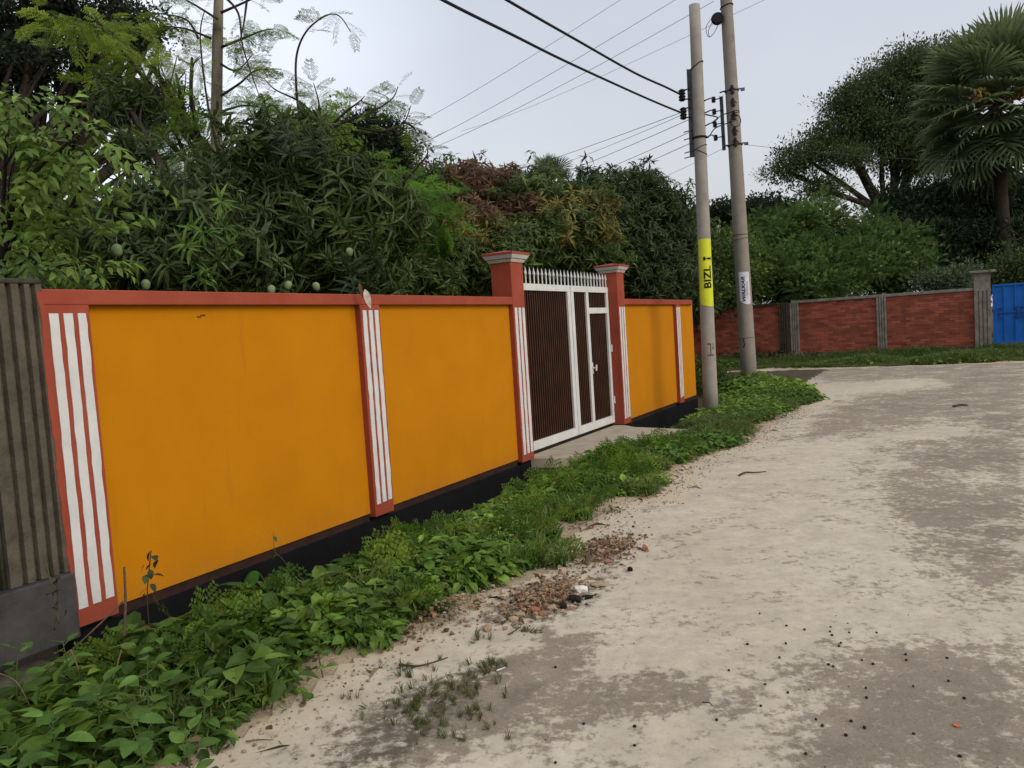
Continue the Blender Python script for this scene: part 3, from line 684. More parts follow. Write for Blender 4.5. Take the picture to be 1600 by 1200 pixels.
for k in range(13):
    a = bs0+k*.262; bbox(MB(), a, a+.035, -.018, .012, .42, 1.96).build('rib', BLUE, bg)
for k in range(6):
    a = bs0+.15+k*.52; mb = MB()
    mb.tube([BP(a-.03, .03, 1.2), BP(a+.44, .03, 1.2)], .013, 6)
    for e, s_ in ((a, 1), (a+.41, -1)):
        for zz in (-1, 1): mb.tube(smooth_path([BP(e, .03, 1.2), BP(e-.02*s_, .03, 1.2+.07*zz), BP(e+.05*s_, .03, 1.2+.13*zz), BP(e-.05*s_, .03, 1.2+.15*zz)], 3), .011, 5)
    mb.build('fitting', BLUED, bg)
bp = tag(bbox(MB(), s_end+.45, bs1, -.16, .12, -.1, .30).build('gate_sill', GREYC, bevel=.01), 'stained concrete sill below the blue gate', 'sill')

# ------------------------------------------------------------------ electricity poles
def pole(label, base, top, rb, rt, mat):
    root = empty('electricity_pole', base, label, 'pole')
    ax = (top-base); L_ = np.linalg.norm(ax); ax = ax/L_
    pts = [base+ax*L_*t for t in np.linspace(-.02, 1, 12)]; mb = MB(); mb.tube(pts, list(np.linspace(rb, rt, 12)), 28)
    mb.build('shaft', mat, root, True)
    toc = np.array([0, 0, 1.5])-base; toc[2] = 0; toc /= np.linalg.norm(toc); right = np.cross(ax, toc); right = -right if right[0] < 0 else right; right /= np.linalg.norm(right)
    front = np.cross(right, ax); front = front if front@toc > 0 else -front
    def hp(z, ang, out=0.):   # point at height z; ang 0 = towards the viewpoint, + to the right
        k = z/ax[2]/L_; r = rb+(rt-rb)*k; c_ = base+ax*L_*k; return c_+(front*cos(ang)+right*sin(ang))*(r+out)
    return root, hp, ax, right, front
b1 = g(1111, 644); t1 = at(1085, 8, b1[1])
p1, h1, ax1, r1, f1 = pole('slim grey concrete pole with yellow poster, nearer of the two poles', b1, t1, .122, .088, POLE)
b2 = g(1171, 600); t2 = at(1131, -60, b2[1])
p2, h2, ax2, r2, f2 = pole('taller brownish concrete pole with white poster, farther of the two poles', b2, t2, .185, .125, POLE2)
def zat(hp, py, lo=-.2, hi=14):     # height on the pole that projects to image row py
    for _ in range(40):
        m_ = (lo+hi)/2; v = hp(m_, 0)-np.array([0, 0, EYE]); y = 600-FPX*(v@Yc)/(v@Fv)
        if y > py: lo = m_
        else: hi = m_
    return lo
def patch(hp, root, z0, z1, a0, a1, mat, name, out=.004, tatter=0, seed=0):
    q = random.Random(seed); na, nz = 14, 20; V = []; F = []
    for i in range(nz+1):
        for j in range(na+1):
            t_ = i/nz; s = j/na; e = 0
            if tatter: e = tatter*max(0, (1-t_*6))*(abs(s-.7)**1.5)*1.4
            zz = z0+(z1-z0)*t_+(e if i == 0 else e*.5*(i < 3)); V.append(hp(zz, a0+(a1-a0)*s, out+.0015*sin(9*t_+5*s)+.001*q.random()))
    for i in range(nz):
        for j in range(na): k = i*(na+1)+j; F.append((k, k+1, k+na+2, k+na+1))
    return MB().add(V, F).build(name, mat, root, True)
def text_on_pole(txt, hp, parent, zc0, zc1, ac, h_ang, mat, bold=0., out=.009, shear=0., flip=False):
    cu = bpy.data.curves.new('lettering', 'FONT'); cu.body = txt; cu.offset = bold; cu.shear = shear; cu.resolution_u = 6
    to = bpy.data.objects.new('tmp', cu); COL.objects.link(to); dg = bpy.context.evaluated_depsgraph_get(); dg.update()
    me = bpy.data.meshes.new_from_object(to.evaluated_get(dg)); COL.objects.unlink(to); bpy.data.objects.remove(to)
    import bmesh
    bm = bmesh.new(); bm.from_mesh(me); bmesh.ops.triangulate(bm, faces=bm.faces[:])
    for _ in range(2): bmesh.ops.subdivide_edges(bm, edges=[e for e in bm.edges if e.calc_length() > .12], cuts=2, use_grid_fill=True); bmesh.ops.triangulate(bm, faces=bm.faces[:])
    bm.to_mesh(me); bm.free()
    co = np.empty(len(me.vertices)*3); me.vertices.foreach_get('co', co); co = co.reshape(-1, 3); x0, x1 = co[:, 0].min(), co[:, 0].max(); y0, y1 = co[:, 1].min(), co[:, 1].max()
    for v, c_ in zip(me.vertices, co):
        s = (c_[0]-x0)/(x1-x0); q = (c_[1]-y0)/(y1-y0)
        p_ = hp(zc0+(zc1-zc0)*s, ac+h_ang*(.5-q), out); v.co = p_
    me.update(); return link('lettering', me, mat, parent)
za, zb = zat(h1, 479), zat(h1, 373)
ps = patch(h1, p1, za, zb, -.95, 1.25, YELLOWP, 'poster', .004, .05)
text_on_pole('BIZL', h1, ps, zat(h1, 450), zat(h1, 415), .30, 1.05, INK, .022)
# the last letter with its fancy dot
mb = MB()
def strip_on(hp, z0, z1, a0, a1, o=.009):
    V = []; n = 5
    for i in range(n+1):
        a = a0+(a1-a0)*i/n; V += [hp(z0, a, o), hp(z1, a, o)]
    return V, [(2*i, 2*i+2, 2*i+3, 2*i+1) for i in range(n)]
zi = zat(h1, 404); mb.add(*strip_on(h1, zi-.018, zi+.016, .38, .92)); mb.add(*strip_on(h1, zi-.006, zi+.006, .12, .38)); mb.add(*strip_on(h1, zi-.03, zi+.03, -.22, .1)); mb.add(*strip_on(h1, zi-.034, zi+.034, .98, 1.02))
mb.build('lettering', INK, ps)
za, zb = zat(h2, 476), zat(h2, 425)
ps2 = patch(h2, p2, za, zb, -.55, .85, WHITEP, 'poster', .004, .10)
text_on_pole('WALKAR', h2, ps2, zat(h2, 471), zat(h2, 432), -.02, .42, NAVY, .03, shear=.3)
# small print line block on the white poster
for k in range(3):
    mb = MB(); mb.add(*strip_on(h2, zat(h2, 462), zat(h2, 440), .34+.10*k, .37+.10*k, .008)); mb.build('print_line', POLE, ps2)
# painted marks
z_ = zat(h1, 545)
mb = MB(); mb.add(*strip_on(h1, z_-.10, z_+.09, .28, .36, .004)); mb.add(*strip_on(h1, z_-.115, z_-.095, -.15, .75, .004)); mb.add(*strip_on(h1, z_+.07, z_+.09, -.1, .33, .0045)); mb.add(*strip_on(h1, z_+.0, z_+.012, .5, .8, .004)); mb.add(*strip_on(h1, z_+.012, z_+.09, .68, .75, .004)); mb.build('painted_mark', RUST, p1)
z_ = zat(h2, 535); mb = MB()
for (dz, a) in ((.10, -.3), (.06, -.42), (.02, -.36), (-.03, -.28), (-.07, -.33), (-.10, -.45)): mb.add(*strip_on(h2, z_+dz-.02, z_+dz+.028, a-.05, a+.05, .004))
mb.build('painted_mark', INK, p2)
def band(hp, root, z, r=.008, tilt=.0, name='wire_wrap', mat=THIN, out=.006):
    pts = [hp(z+tilt*sin(a), a, out) for a in np.linspace(0, 2*pi, 25)]; MB().tube(pts, r, 6).build(name, mat, root, True)
band(h1, p1, zat(h1, 100), .009, .06, mat=DARKM); band(h1, p1, zat(h1, 213), .018, .0, mat=DARKM); band(h1, p1, zat(h1, 229), .006, .04); band(h1, p1, zat(h1, 236), .005, -.05)
band(h2, p2, zat(h2, 366), .006, .0); band(h2, p2, zat(h2, 373), .005, .02); band(h2, p2, zat(h2, 140), .014, mat=DARKM); band(h2, p2, zat(h2, 225), .018, mat=DARKM); band(h2, p2, zat(h2, 7), .014, .03, mat=DARKM)
band(h2, p2, zat(h2, 527), .010, .0, mat=POLE2, out=.002)
# channel bracket on the near pole, with spool insulators
def channel(hp, root, za, zb, ang, out, wd, ri, fr_):
    a = hp(za, ang, out); b_ = hp(zb, ang, out); mb = MB(); mb.box(a-ri*wd/2-fr_*.025, ri*wd, fr_*.008, b_-a); mb.box(a-ri*wd/2-fr_*.016, ri*.008, fr_*.05, b_-a); mb.box(a+ri*(wd/2-.008)-fr_*.016, ri*.008, fr_*.05, b_-a); return mb.build('bracket', STEEL, root)
channel(h1, p1, zat(h1, 242), zat(h1, 103), -pi/2, .035, .075, r1, f1)
def spool(root, c_, axis, r=.055, h=.12, mat=DARKM):
    n = 9; pts = [c_+axis*h*(i/(n-1)-.5) for i in range(n)]; rad = [r*.55, r, r*.7, r, r*.6, r, r*.7, r, r*.5]
    return MB().tube(pts, rad, 14).build('insulator', mat, root)
up = np.array([0, 0, 1.])
INS1 = []
for py, o_ in ((143, .16), (172, .15)):
    z_ = zat(h1, py); c_ = h1(z_, -pi/2, o_); spool(p1, c_, ax1, .062, .19); INS1.append(c_)
    for dz in (-.075, .085): MB().tube([h1(z_+dz, -pi/2, .03), c_+ax1*dz*.9], .012, 6).build('clevis_arm', DARKM, p1)
for py in (199, 211, 232, 240):
    z_ = zat(h1, py); MB().tube([h1(z_, -pi/2, -.0), h1(z_-.02, -pi/2-.15, .16)], .009, 6).build('bolt', STEEL, p1)
channel(h2, p2, zat(h2, 231), zat(h2, 146), -pi/2+.25, .10, .08, r2, f2)
for py in (140, 225):
    z_ = zat(h2, py); mb = MB(); mb.tube([h2(z_, -pi/2+.2, .12), h2(z_+.01, 0, .03), h2(z_+.02, pi/2, .10)], .018, 6); mb.box(h2(z_, pi/2, .05)-up*.03, r2*.09, f2*.05, up*.06); mb.build('clamp', STEEL, p2)
INS2 = []
for py in (150, 169, 189, 210):
    z_ = zat(h2, py); c_ = h2(z_, -pi/2+.2, .27); spool(p2, c_, ax2, .052, .13); INS2.append(c_)
    MB().tube([h2(z_+.01, -pi/2+.3, .08), c_], .012, 6).build('clevis', DARKM, p2)
for py in (140, 160, 181, 205, 222):
    z_ = zat(h2, py); mb = MB(); mb.tube([h2(z_-.09, .1, .02), h2(z_+.09, .08, .025)], [.05, .03], 8); mb.tube([h2(z_, -.3, .03), h2(z_+.04, .1, .06), h2(z_-.03, .5, .04)], .012, 5); mb.build('connector', DARKM, p2)
for py, r_ in ((176, .10), (190, .13)):
    z_ = zat(h2, py); pts = [h2(z_+r_*sin(a)*(.25 if py == 176 else 1), .25+1.0*r_/.13*cos(a)*.55, .07) for a in np.linspace(0, 2*pi, 20)]; MB().tube(pts, .010, 5).build('jumper_loop', DARKM, p2)
# coil of cable high on the far pole
z_ = zat(h2, 27); c_ = h2(z_, -1.1, .10); mb = MB()
for k in range(7): mb.tube([c_+(r2*cos(a)+ax2*sin(a))*(.04+.015*k)+f2*(.05+.012*(k % 3)) for a in np.linspace(0, 2*pi, 24)], .014, 6)
mb.tube([c_+f2*.03-ax2*0, c_+f2*.10], .10, 20); mb.build('cable_coil', DARKM, p2)
mb = MB(); mb.tube(smooth_path([c_-r2*.12+ax2*.06, c_-r2*.26-ax2*.12, c_-r2*.22-ax2*.34, c_-r2*.10-ax2*.28, c_+ax2*-.12], 5), .007, 5); mb.tube(smooth_path([c_-r2*.1, c_-r2*.21-ax2*.2, c_-r2*.20-ax2*.34], 5), .007, 5); mb.build('cable_tail', DARKM, p2)
# wires
def wire(label, pts, r, mat=THIN, grp='overhead wires'):
    o = MB().tube(pts, r, 6).build('overhead_wire', mat, smooth=True); return tag(o, label, 'wire', grp)
D1 = float(b1[1]); D2 = float(b2[1])
wire('thick black cable from the upper insulator of the near pole, rising to the top left', smooth_path([INS1[0], at(1040, 136, D1-.3), at(990, 113, D1-1.2), at(900, 62, D1-2.7), at(792, 0, D1-4.3), at(600, -115, D1-6.)], 6), .016, WIRE)
wire('thick black cable from the lower insulator of the near pole, rising to the top left', smooth_path([INS1[1], at(1030, 162, D1-.4), at(980, 140, D1-1.3), at(880, 94, D1-3), at(800, 54, D1-4.3), at(692, 0, D1-5.6), at(520, -95, D1-7)], 6), .0155, WIRE)
for a, b_, s, r, l in (((972, -2, 24), (560, 238, 60), .3, .010, 'uppermost thin wire crossing the sky towards the dark tree'), ((1058, -2, 21), (600, 250, 60), .3, .010, 'second thin wire crossing the sky behind the cables'),
                       ((1115, 2, 20), (640, 245, 60), .3, .010, 'third thin wire passing just behind the top of the near pole'), ((1200, -3, 19), (720, 205, 70), .3, .007, 'faintest thin wire crossing behind both pole tops'),
                       ((1085, 168, D1), (760, 277, 45), .12, .009, 'topmost of the thin wires going left from the near pole'), ((1072, 177, D1), (800, 277, 45), .16, .007, 'second of the thin wires going left from the near pole, slightly kinked'),
                       ((1083, 184, D1), (830, 284, 45), .12, .009, 'third of the thin wires going left from the near pole'), ((1083, 204, D1), (860, 293, 45), .12, .009, 'fourth of the thin wires going left from the near pole'),
                       ((1083, 222, D1), (890, 296, 45), .12, .009, 'lowest of the thin wires going left from the near pole'), ((1130, 232, D2), (960, 305, 45), .12, .007, 'fine wire sloping from the far pole down left towards the mango trees'),
                       ((1162, 226, D2), (1660, 247, 38), .25, .008, 'thin wire running right from the far pole into the palm')):
    P_ = sag(at(*a), at(*b_), s); rr = list(np.linspace(r*.55 if a[2] < 30 else r, r*b_[2]/40, len(P_))); wire(l, P_, rr)
for i, (y0, ii) in enumerate(((157, 0), (176, 1), (196, 2), (215, 3))):
    wire('short jumper wire between the two poles, %s of four' % ('uppermost', 'second', 'third', 'lowest')[i], smooth_path([h1(zat(h1, y0), 1.2, .01), at(1112, y0-4, (D1+D2)/2), INS2[ii]], 5), .012, WIRE, 'jumper wires between the poles')
wire('drooping jumper looping from the pole clamp to the upper part of the far pole', smooth_path([h1(zat(h1, 215), 1.2, .02), at(1108, 213, 15), at(1118, 200, 16.5), at(1135, 193, 17.8), h2(zat(h2, 190), -.2, .05)], 5), .012, WIRE, 'jumper wires between the poles')
wire('zigzag jumper looping between the poles above the clamp', smooth_path([h1(zat(h1, 179), 1.2, .02), at(1122, 184, 16), at(1112, 192, 16.5), at(1128, 180, 17.5), h2(zat(h2, 176), -.3, .05)], 5), .012, WIRE, 'jumper wires between the poles')

# ------------------------------------------------------------------ trees
DG = [(.013, .024, .006), (.036, .060, .015), (.072, .108, .03)]            # dark mango
MG = [(.024, .044, .010), (.054, .088, .02), (.10, .145, .035)]
LG = [(.065, .13, .016), (.11, .20, .024), (.17, .28, .04)]                  # light feathery
FARG = [(.010, .018, .009), (.018, .028, .014), (.026, .040, .020)]
BUSH = [(.028, .06, .018), (.055, .105, .027), (.10, .165, .045)]
def gnd(px, D, z=-.2):
    v = at(px, 560, D); v[2] = z; return v
# far rain tree at the top left, limbs against the sky
tree('rain_tree', 'huge dark spreading tree far behind at the top left corner', 'tree', gnd(-20, 27), at(20, 330, 27), .5,
     [(20, 30, 130, 40, 27), (130, 15, 100, 40, 27), (-60, 100, 100, 60, 27), (50, 95, 90, 26, 26), (170, 75, 70, 26, 27), (140, 130, 70, 18, 27), (225, 45, 40, 22, 27), (40, 160, 80, 16, 27), (250, 160, 60, 16, 28), (170, 180, 60, 18, 28), (280, 190, 40, 16, 28), (60, 235, 60, 14, 28)],
     PUFF, 340, 8, .28, .36, FARG, LEAF, .45, .35, limbs=150, limb_r=.5)
tree('rain_tree', 'dark dense rounded tree far behind, showing above the mango trees left of the wires', 'tree', gnd(600, 38), at(585, 330, 38), .4,
     [(560, 215, 58, 34, 38), (598, 232, 46, 40, 38), (540, 260, 60, 36, 38), (620, 270, 34, 30, 38), (510, 215, 40, 30, 39), (580, 300, 80, 25, 38), (635, 305, 22, 18, 38)], PUFF, 430, 8, .34, .38, FARG, LEAF, .5, .4, limbs=60, limb_r=.5)
tree('rain_tree', 'dark umbrella shaped tree far behind between and beyond the two poles', 'tree', gnd(1150, 60), at(1150, 370, 60), .5,
     [(1100, 345, 60, 20, 60), (1160, 335, 60, 22, 60), (1210, 335, 45, 20, 60), (1070, 370, 50, 18, 60), (1140, 372, 60, 14, 62), (1230, 355, 30, 16, 60)], PUFF, 380, 8, .5, .60, FARG, LEAF, .45, .35, limbs=60, limb_r=.5)
# hidden mass that closes the view low between crowns
tree('dense_tree', 'dark leafy tree mass closing the view behind the mango trees on the left', 'tree', gnd(250, 17), at(250, 420, 17), .2,
     [(60, 400, 150, 60, 17), (230, 390, 150, 65, 17), (420, 370, 150, 80, 18), (560, 380, 120, 80, 19)], PUFF, 600, 9, .34, .34, DG, LEAF, .8, .2)
tree('dense_tree', 'dark leafy tree mass closing the view behind the gate', 'tree', gnd(850, 24), at(850, 420, 24), .2,
     [(720, 400, 130, 80, 23), (860, 400, 130, 75, 24), (1000, 420, 110, 70, 25), (1080, 430, 60, 50, 26), (700, 330, 70, 40, 25)], PUFF, 1000, 9, .42, .42, DG, LEAF, .8, .2)
# feathery light green trees
tree('feathery_tree', 'light yellow green feathery tree layered above the dark mango at the upper left', 'tree', gnd(330, 12.2), at(330, 230, 12), .10,
     [(170, 52, 62, 8, 11.5), (232, 88, 62, 9, 11.5), (275, 115, 45, 8, 11.5), (150, 32, 50, 6, 12), (205, 118, 50, 7, 12), (125, 48, 40, 6, 12), (300, 90, 25, 8, 12), (250, 130, 40, 6, 12)], FROND, 46, 3, .22, .36, [(.085, .14, .018), (.14, .21, .028), (.21, .29, .045)], LEAFF, .3, .3, upb=0., droop=.3, limbs=30, jit=.6)
tree('feathery_tree', 'light green feathery tree behind the dark mango, below the tall slim trunk', 'tree', gnd(300, 12), at(310, 330, 12), .08,
     [(265, 190, 50, 14, 12), (285, 225, 50, 28, 12), (250, 250, 40, 24, 12), (420, 190, 70, 14, 12), (490, 195, 50, 16, 12.5), (545, 255, 26, 20, 13), (50, 420, 60, 40, 8.2), (20, 350, 40, 40, 9)], FROND, 95, 4, .22, .34, LG, LEAFF, .45, .3, upb=.1, droop=.2, limbs=30, jit=.6)
tree('feathery_tree', 'bright green feathery tree between the dark mango and the reddish one', 'tree', gnd(640, 12.5), at(610, 330, 12.4), .07,
     [(630, 292, 32, 20, 12), (655, 322, 38, 22, 12), (625, 345, 34, 24, 12), (672, 352, 32, 22, 12), (685, 300, 26, 16, 12.4), (560, 290, 22, 20, 12.4), (600, 280, 22, 14, 12.4)], FROND, 66, 3, .18, .34, [(.035, .10, .014), (.07, .18, .02), (.11, .25, .03)], LEAFF, .4, .3, upb=.0, droop=.45, limbs=20, jit=.5)
# slim moringa: straight pale trunk and thin stems with sparse fronds
mo = empty('moringa_tree', gnd(352, 10.4), 'slim pale trunk with sparse feathery sprays rising out of the frame at the left', 'tree')
MB().tube([gnd(352, 10.4), at(344, 420, 10.3), at(338, 200, 10.2), at(340, 60, 10.2), at(343, -60, 10.2)], [.10, .085, .072, .066, .05], 12).build('trunk', BARKP, mo, True)
stems = [[(345, 250, 10.2), (325, 165, 10.), (313, 60, 10.), (320, 15, 10.)], [(343, 75, 10.2), (380, 60, 10.), (410, 48, 10), (430, 45, 10)], [(345, -10, 10), (372, 20, 9.9), (380, 75, 9.8), (405, 150, 9.8)], [(388, -20, 10), (382, 30, 9.9), (376, 60, 9.9)],
         [(470, 190, 9.8), (464, 150, 9.8), (463, 90, 9.8), (478, 50, 9.7), (508, 25, 9.7), (530, 25, 9.6), (548, 50, 9.6)], [(500, 190, 9.8), (470, 160, 9.8), (430, 140, 9.8), (412, 122, 9.8)], [(505, 210, 9.9), (498, 160, 9.9), (490, 130, 9.9)],
         [(508, 205, 9.9), (540, 190, 9.8), (580, 175, 9.8), (612, 155, 9.8), (622, 135, 9.8)], [(560, 200, 9.9), (600, 205, 9.8), (630, 192, 9.8), (642, 165, 9.8)], [(630, 190, 9.8), (645, 198, 9.8), (650, 205, 9.8)], [(625, 290, 9.9), (655, 258, 9.8), (668, 240, 9.8), (665, 225, 9.8)],
         [(310, 60, 10), (290, 30, 10), (240, 20, 10)], [(330, 60, 10), (290, 45, 10), (250, 40, 10)], [(345, 100, 10), (370, 110, 10), (395, 85, 10)], [(345, 150, 10), (375, 130, 10), (400, 110, 10), (440, 108, 10)], [(340, 30, 10), (300, 5, 10), (270, -10, 10)], [(345, 20, 10), (390, 0, 10), (420, -15, 10)],
         [(508, 205, 9.9), (540, 175, 9.8), (560, 160, 9.8), (570, 150, 9.8)], [(345, 175, 10.2), (380, 165, 10), (420, 170, 10)]]
mb = MB(); fp = []; fd = []; fs = []
for s_ in stems:
    pth = smooth_path([at(*p) for p in s_], 6); mb.tube(pth, list(np.linspace(.018, .005, len(pth))), 6)
    tot = len(pth); ks = np.linspace(tot*.45, tot-1, 12).astype(int)
    for k in ks:
        td = pth[min(k+1, tot-1)]-pth[max(k-1, 0)]; td /= np.linalg.norm(td)
        for rep in range(1):
            sd = np.array([rng.choice([-1, 1])*1., rng.normal(0, .5), rng.normal(-.15, .35)])
            fp.append(pth[k]); fd.append(td*.6+sd*.8 if k < tot-1 else td+np.array([0, 0, -.2])); fs.append(rng.uniform(.20, .34))
mb.build('branches', BARK, mo, True)
instance('fronds', MORF, fp, fd, np.array(fs), lerpcol(LG, rng.random(len(fp)))*.8, LEAFF, mo)
# mango trees
from mathutils import noise as mn
mg1 = tree('mango_tree', 'large dark mango tree hanging over the ochre wall near its middle, with green fruit', 'tree', gnd(440, 9.2), at(440, 400, 9.1), .14,
     [(450, 225, 55, 28, 8.6), (405, 270, 60, 45, 8.6), (520, 300, 75, 52, 8.7), (575, 350, 55, 60, 8.8), (470, 380, 110, 80, 8.5), (560, 420, 60, 45, 8.6), (600, 340, 40, 40, 9), (380, 420, 80, 50, 8.3)],
     WH_HI, 250, 5, .16, .20, DG, LEAFG, .8, .45, upb=.1, droop=.15, limbs=80)
tree('mango_tree', 'dark mango tree with broad whorls of leaves over the left part of the ochre wall', 'tree', gnd(250, 7.6), at(250, 420, 7.4), .12,
     [(265, 310, 55, 28, 7.0), (200, 355, 70, 40, 6.8), (290, 350, 75, 45, 6.9), (335, 300, 40, 36, 7.2), (180, 420, 70, 45, 6.4), (270, 420, 90, 45, 6.6), (350, 420, 60, 50, 7), (200, 165, 30, 20, 8.2), (195, 230, 26, 22, 7.8)],
     WH_HI, 185, 4, .14, .165, [(.014, .025, .007), (.040, .064, .02), (.082, .12, .042)], LEAFG, .8, .45, upb=.2, limbs=80)
lt = tree('broadleaf_tree', 'leafy tree with large drooping mid green leaves at the far left edge', 'tree', gnd(-40, 6.2), at(-10, 420, 6), .045,
     [(15, 150, 32, 22, 5.4), (60, 190, 45, 22, 5.4), (110, 220, 45, 22, 5.3), (35, 240, 50, 24, 5.5), (155, 245, 26, 16, 5.3), (100, 262, 50, 18, 5.5), (120, 320, 36, 18, 5.5), (40, 300, 40, 22, 5.6), (100, 420, 60, 26, 5.3), (10, 430, 40, 30, 5.2), (50, 380, 50, 30, 5.5)],
     TWIG, 62, 3, .09, .15, [(.05, .09, .016), (.095, .165, .028), (.16, .25, .05)], LEAF, .8, .35, upb=-.35, limbs=40, jit=.4, limb_r=.3)
def redtop(P, cols, L):
    h = np.clip((P[:, 2]-2.9)/1.3, 0, 1); r = rng.random(len(P)); u_ = P[:, 0]/P[:, 1]
    red = np.array([.135, .078, .045]); yel = np.array([.155, .145, .034])
    pn = np.array([mn.noise(Vector((p[0]*1.1, p[1]*1.1, p[2]*1.4))) for p in P])
    mr_ = ((h > .5) & (r < .55+1.2*pn) & (u_ > -.16) & (u_ < .05)); my = ((h > .12) & (h < .85) & (r < .58+1.5*pn) & (u_ > -.08) & (u_ < .17))
    cols = cols.copy(); cols[my] = yel*rng.uniform(.6, 1.2, (my.sum(), 1)); cols[mr_] = red*rng.uniform(.5, 1.2, (mr_.sum(), 1)); return cols
tree('mango_tree', 'wide mango tree behind the gate with reddish and yellowish young leaves on top', 'tree', gnd(800, 15.5), at(800, 420, 15.5), .16,
     [(700, 300, 62, 34, 15), (770, 305, 65, 36, 15), (840, 325, 70, 42, 15), (720, 360, 80, 50, 14.5), (830, 370, 90, 50, 14.5), (660, 400, 80, 60, 13), (760, 410, 90, 50, 14), (900, 350, 60, 60, 15), (890, 410, 80, 50, 15), (620, 430, 50, 40, 11.5)],
     WH_LO, 900, 6, .20, .19, MG, LEAF, .8, .45, upb=.15, droop=.1, limbs=90, colfn=redtop)
tree('mango_tree', 'dark green mango tree beyond the gate with upright shoots, left of the poles', 'tree', gnd(1000, 18), at(990, 420, 18), .16,
     [(1000, 292, 24, 28, 17.5), (950, 320, 50, 40, 17.5), (1015, 335, 45, 40, 17.5), (1040, 315, 24, 20, 17.5), (960, 380, 60, 60, 17), (1030, 385, 50, 60, 17.5), (1000, 430, 80, 45, 17), (925, 300, 40, 25, 18)],
     WH_LO, 700, 6, .2, .19, [(.014, .027, .009), (.034, .058, .018), (.065, .098, .03)], LEAF, .8, .45, upb=.35, limbs=80)
# bright new growth sprays and hanging whorls near the wall top
def spray(parent, pts, size, pal, Ts=WH_HI, per=1):
    P_ = []; 
    for (x, y, D) in pts:
        for k in range(per): P_.append(at(x, y, D)+rng.normal(0, .03, 3))
    instance('leaf_spray', Ts, P_, rng.normal(0, .5, (len(P_), 3))+np.array([.2, -.8, .3]), size, lerpcol(pal, rng.random(len(P_))), LEAF, parent, kind='stuff')
mg2 = bpy.data.objects['mango_tree.001']
P_ = [at(x, y, 4.75+.1*random.random()) for x, y in ((15, 445), (45, 445), (0, 450), (30, 452), (58, 440), (5, 418), (22, 410), (40, 405), (55, 402), (12, 430), (35, 428), (50, 420), (28, 440), (8, 405), (60, 425), (-10, 430))]; instance('hanging_leaves', TWIG, P_, rng.normal(0, .5, (len(P_), 3))+np.array([.3, -.5, -.5]), .10, lerpcol([(.02, .045, .012), (.05, .10, .02)], rng.random(len(P_))), LEAF, lt, kind='stuff')
spray(mg2, [(290, 385, 6.1), (325, 375, 6.2), (305, 355, 6.2), (345, 352, 6.3), (350, 385, 6.3), (345, 318, 6.5), (300, 425, 6), (318, 428, 6.0), (90, 375, 5.9), (115, 362, 5.9), (150, 390, 6), (140, 355, 6.)], .145, [(.07, .14, .025), (.11, .19, .04)])
spray(mg1, [(555, 438, 6.95), (575, 405, 7.2), (540, 412, 7.2)], .21, [(.022, .042, .016), (.038, .066, .026)])
spray(mg1, [(455, 205, 8), (440, 215, 8), (480, 212, 8), (500, 235, 8), (460, 245, 7.9)], .20, [(.022, .038, .018), (.045, .068, .035)])
# white dead leaf over the coping and one curled beside it
def leafmesh(name, L, w, droop, n=6, serr=0., fold=.12):
    V = []; F = []
    for i in range(n+1):
        t_ = i/n; ww = w*sin(pi*min(1, t_**.75*.97+.02))**.8*(1+serr*(-1)**i)*.5; z = -droop*t_*t_; V += [(-ww, L*t_, z+fold*ww), (0, L*t_, z), (ww, L*t_, z+fold*ww)]
    for i in range(n):
        a = 3*i; F += [(a, a+1, a+4, a+3), (a+1, a+2, a+5, a+4)]
    return V, F
def solid_leaf(name, L, w, droop, mat, col=(1, 1, 1), **k):
    V, F = leafmesh(name, L, w, droop, **k); me = MB().add(V, F, col).mesh(name, True); me.materials.append(mat); return me
def orient(o, d, up=(0, 0, 1)):
    d = Vector(d).normalized(); x = d.cross(Vector(up)).normalized(); z = x.cross(d); m_ = Matrix((x, d, z)).transposed(); o.rotation_euler = m_.to_euler()
DEADW = simple('dead_pale_leaf', (.50, .47, .42), (.32, .27, .20), 30, .8, .2); DEADB = simple('dead_brown_leaf', (.13, .06, .025), (.07, .035, .02), 30, .8, .2)
for (px, py, D, L, wd, d, mt) in ((570, 452, 6.6, .17, .055, (.25, -.15, -1), DEADW), (561, 442, 6.6, .13, .03, (.2, -.1, -1), DEADB)):
    o = link('dead_leaf', solid_leaf('dead_leaf', L, wd, .02, mt), None, mg1, at(px, py, D)); orient(o, d, (.2, -1, 0))
fm = None
def fruit(parent, px, py, D, s=1.):
    global fm
    if fm is None:
        import bmesh
        bm = bmesh.new(); bmesh.ops.create_uvsphere(bm, u_segments=12, v_segments=8, radius=.036)
        for v in bm.verts: v.co.z *= 1.3; v.co.x *= 1+.15*(v.co.z > 0)
        fm = bpy.data.meshes.new('fruit'); bm.to_mesh(fm); bm.free(); fm.materials.append(FRUITG); [setattr(p, 'use_smooth', True) for p in fm.polygons]
    o = link('fruit', fm, None, parent, at(px, py, D)); o.scale = (s, s, s); o.rotation_euler = (random.uniform(-.3, .3), random.uniform(-.3, .3), 0)
for px, py, D, s in ((183, 391, 5.6, 1.), (183, 416, 5.9, .85), (228, 445, 6, .9)): fruit(mg2, px, py, D, s)
for px, py, D, s in ((546, 394, 7.2, .9), (424, 453, 6.5, .9), (450, 446, 6.8, .9), (494, 448, 6.9, .9)): fruit(mg1, px, py, D, s)
MB().tube(smooth_path([at(176, 340, 5.6), at(181, 365, 5.6), at(183, 387, 5.6)], 4), .003, 5).build('stalk', STRAW, mg2)

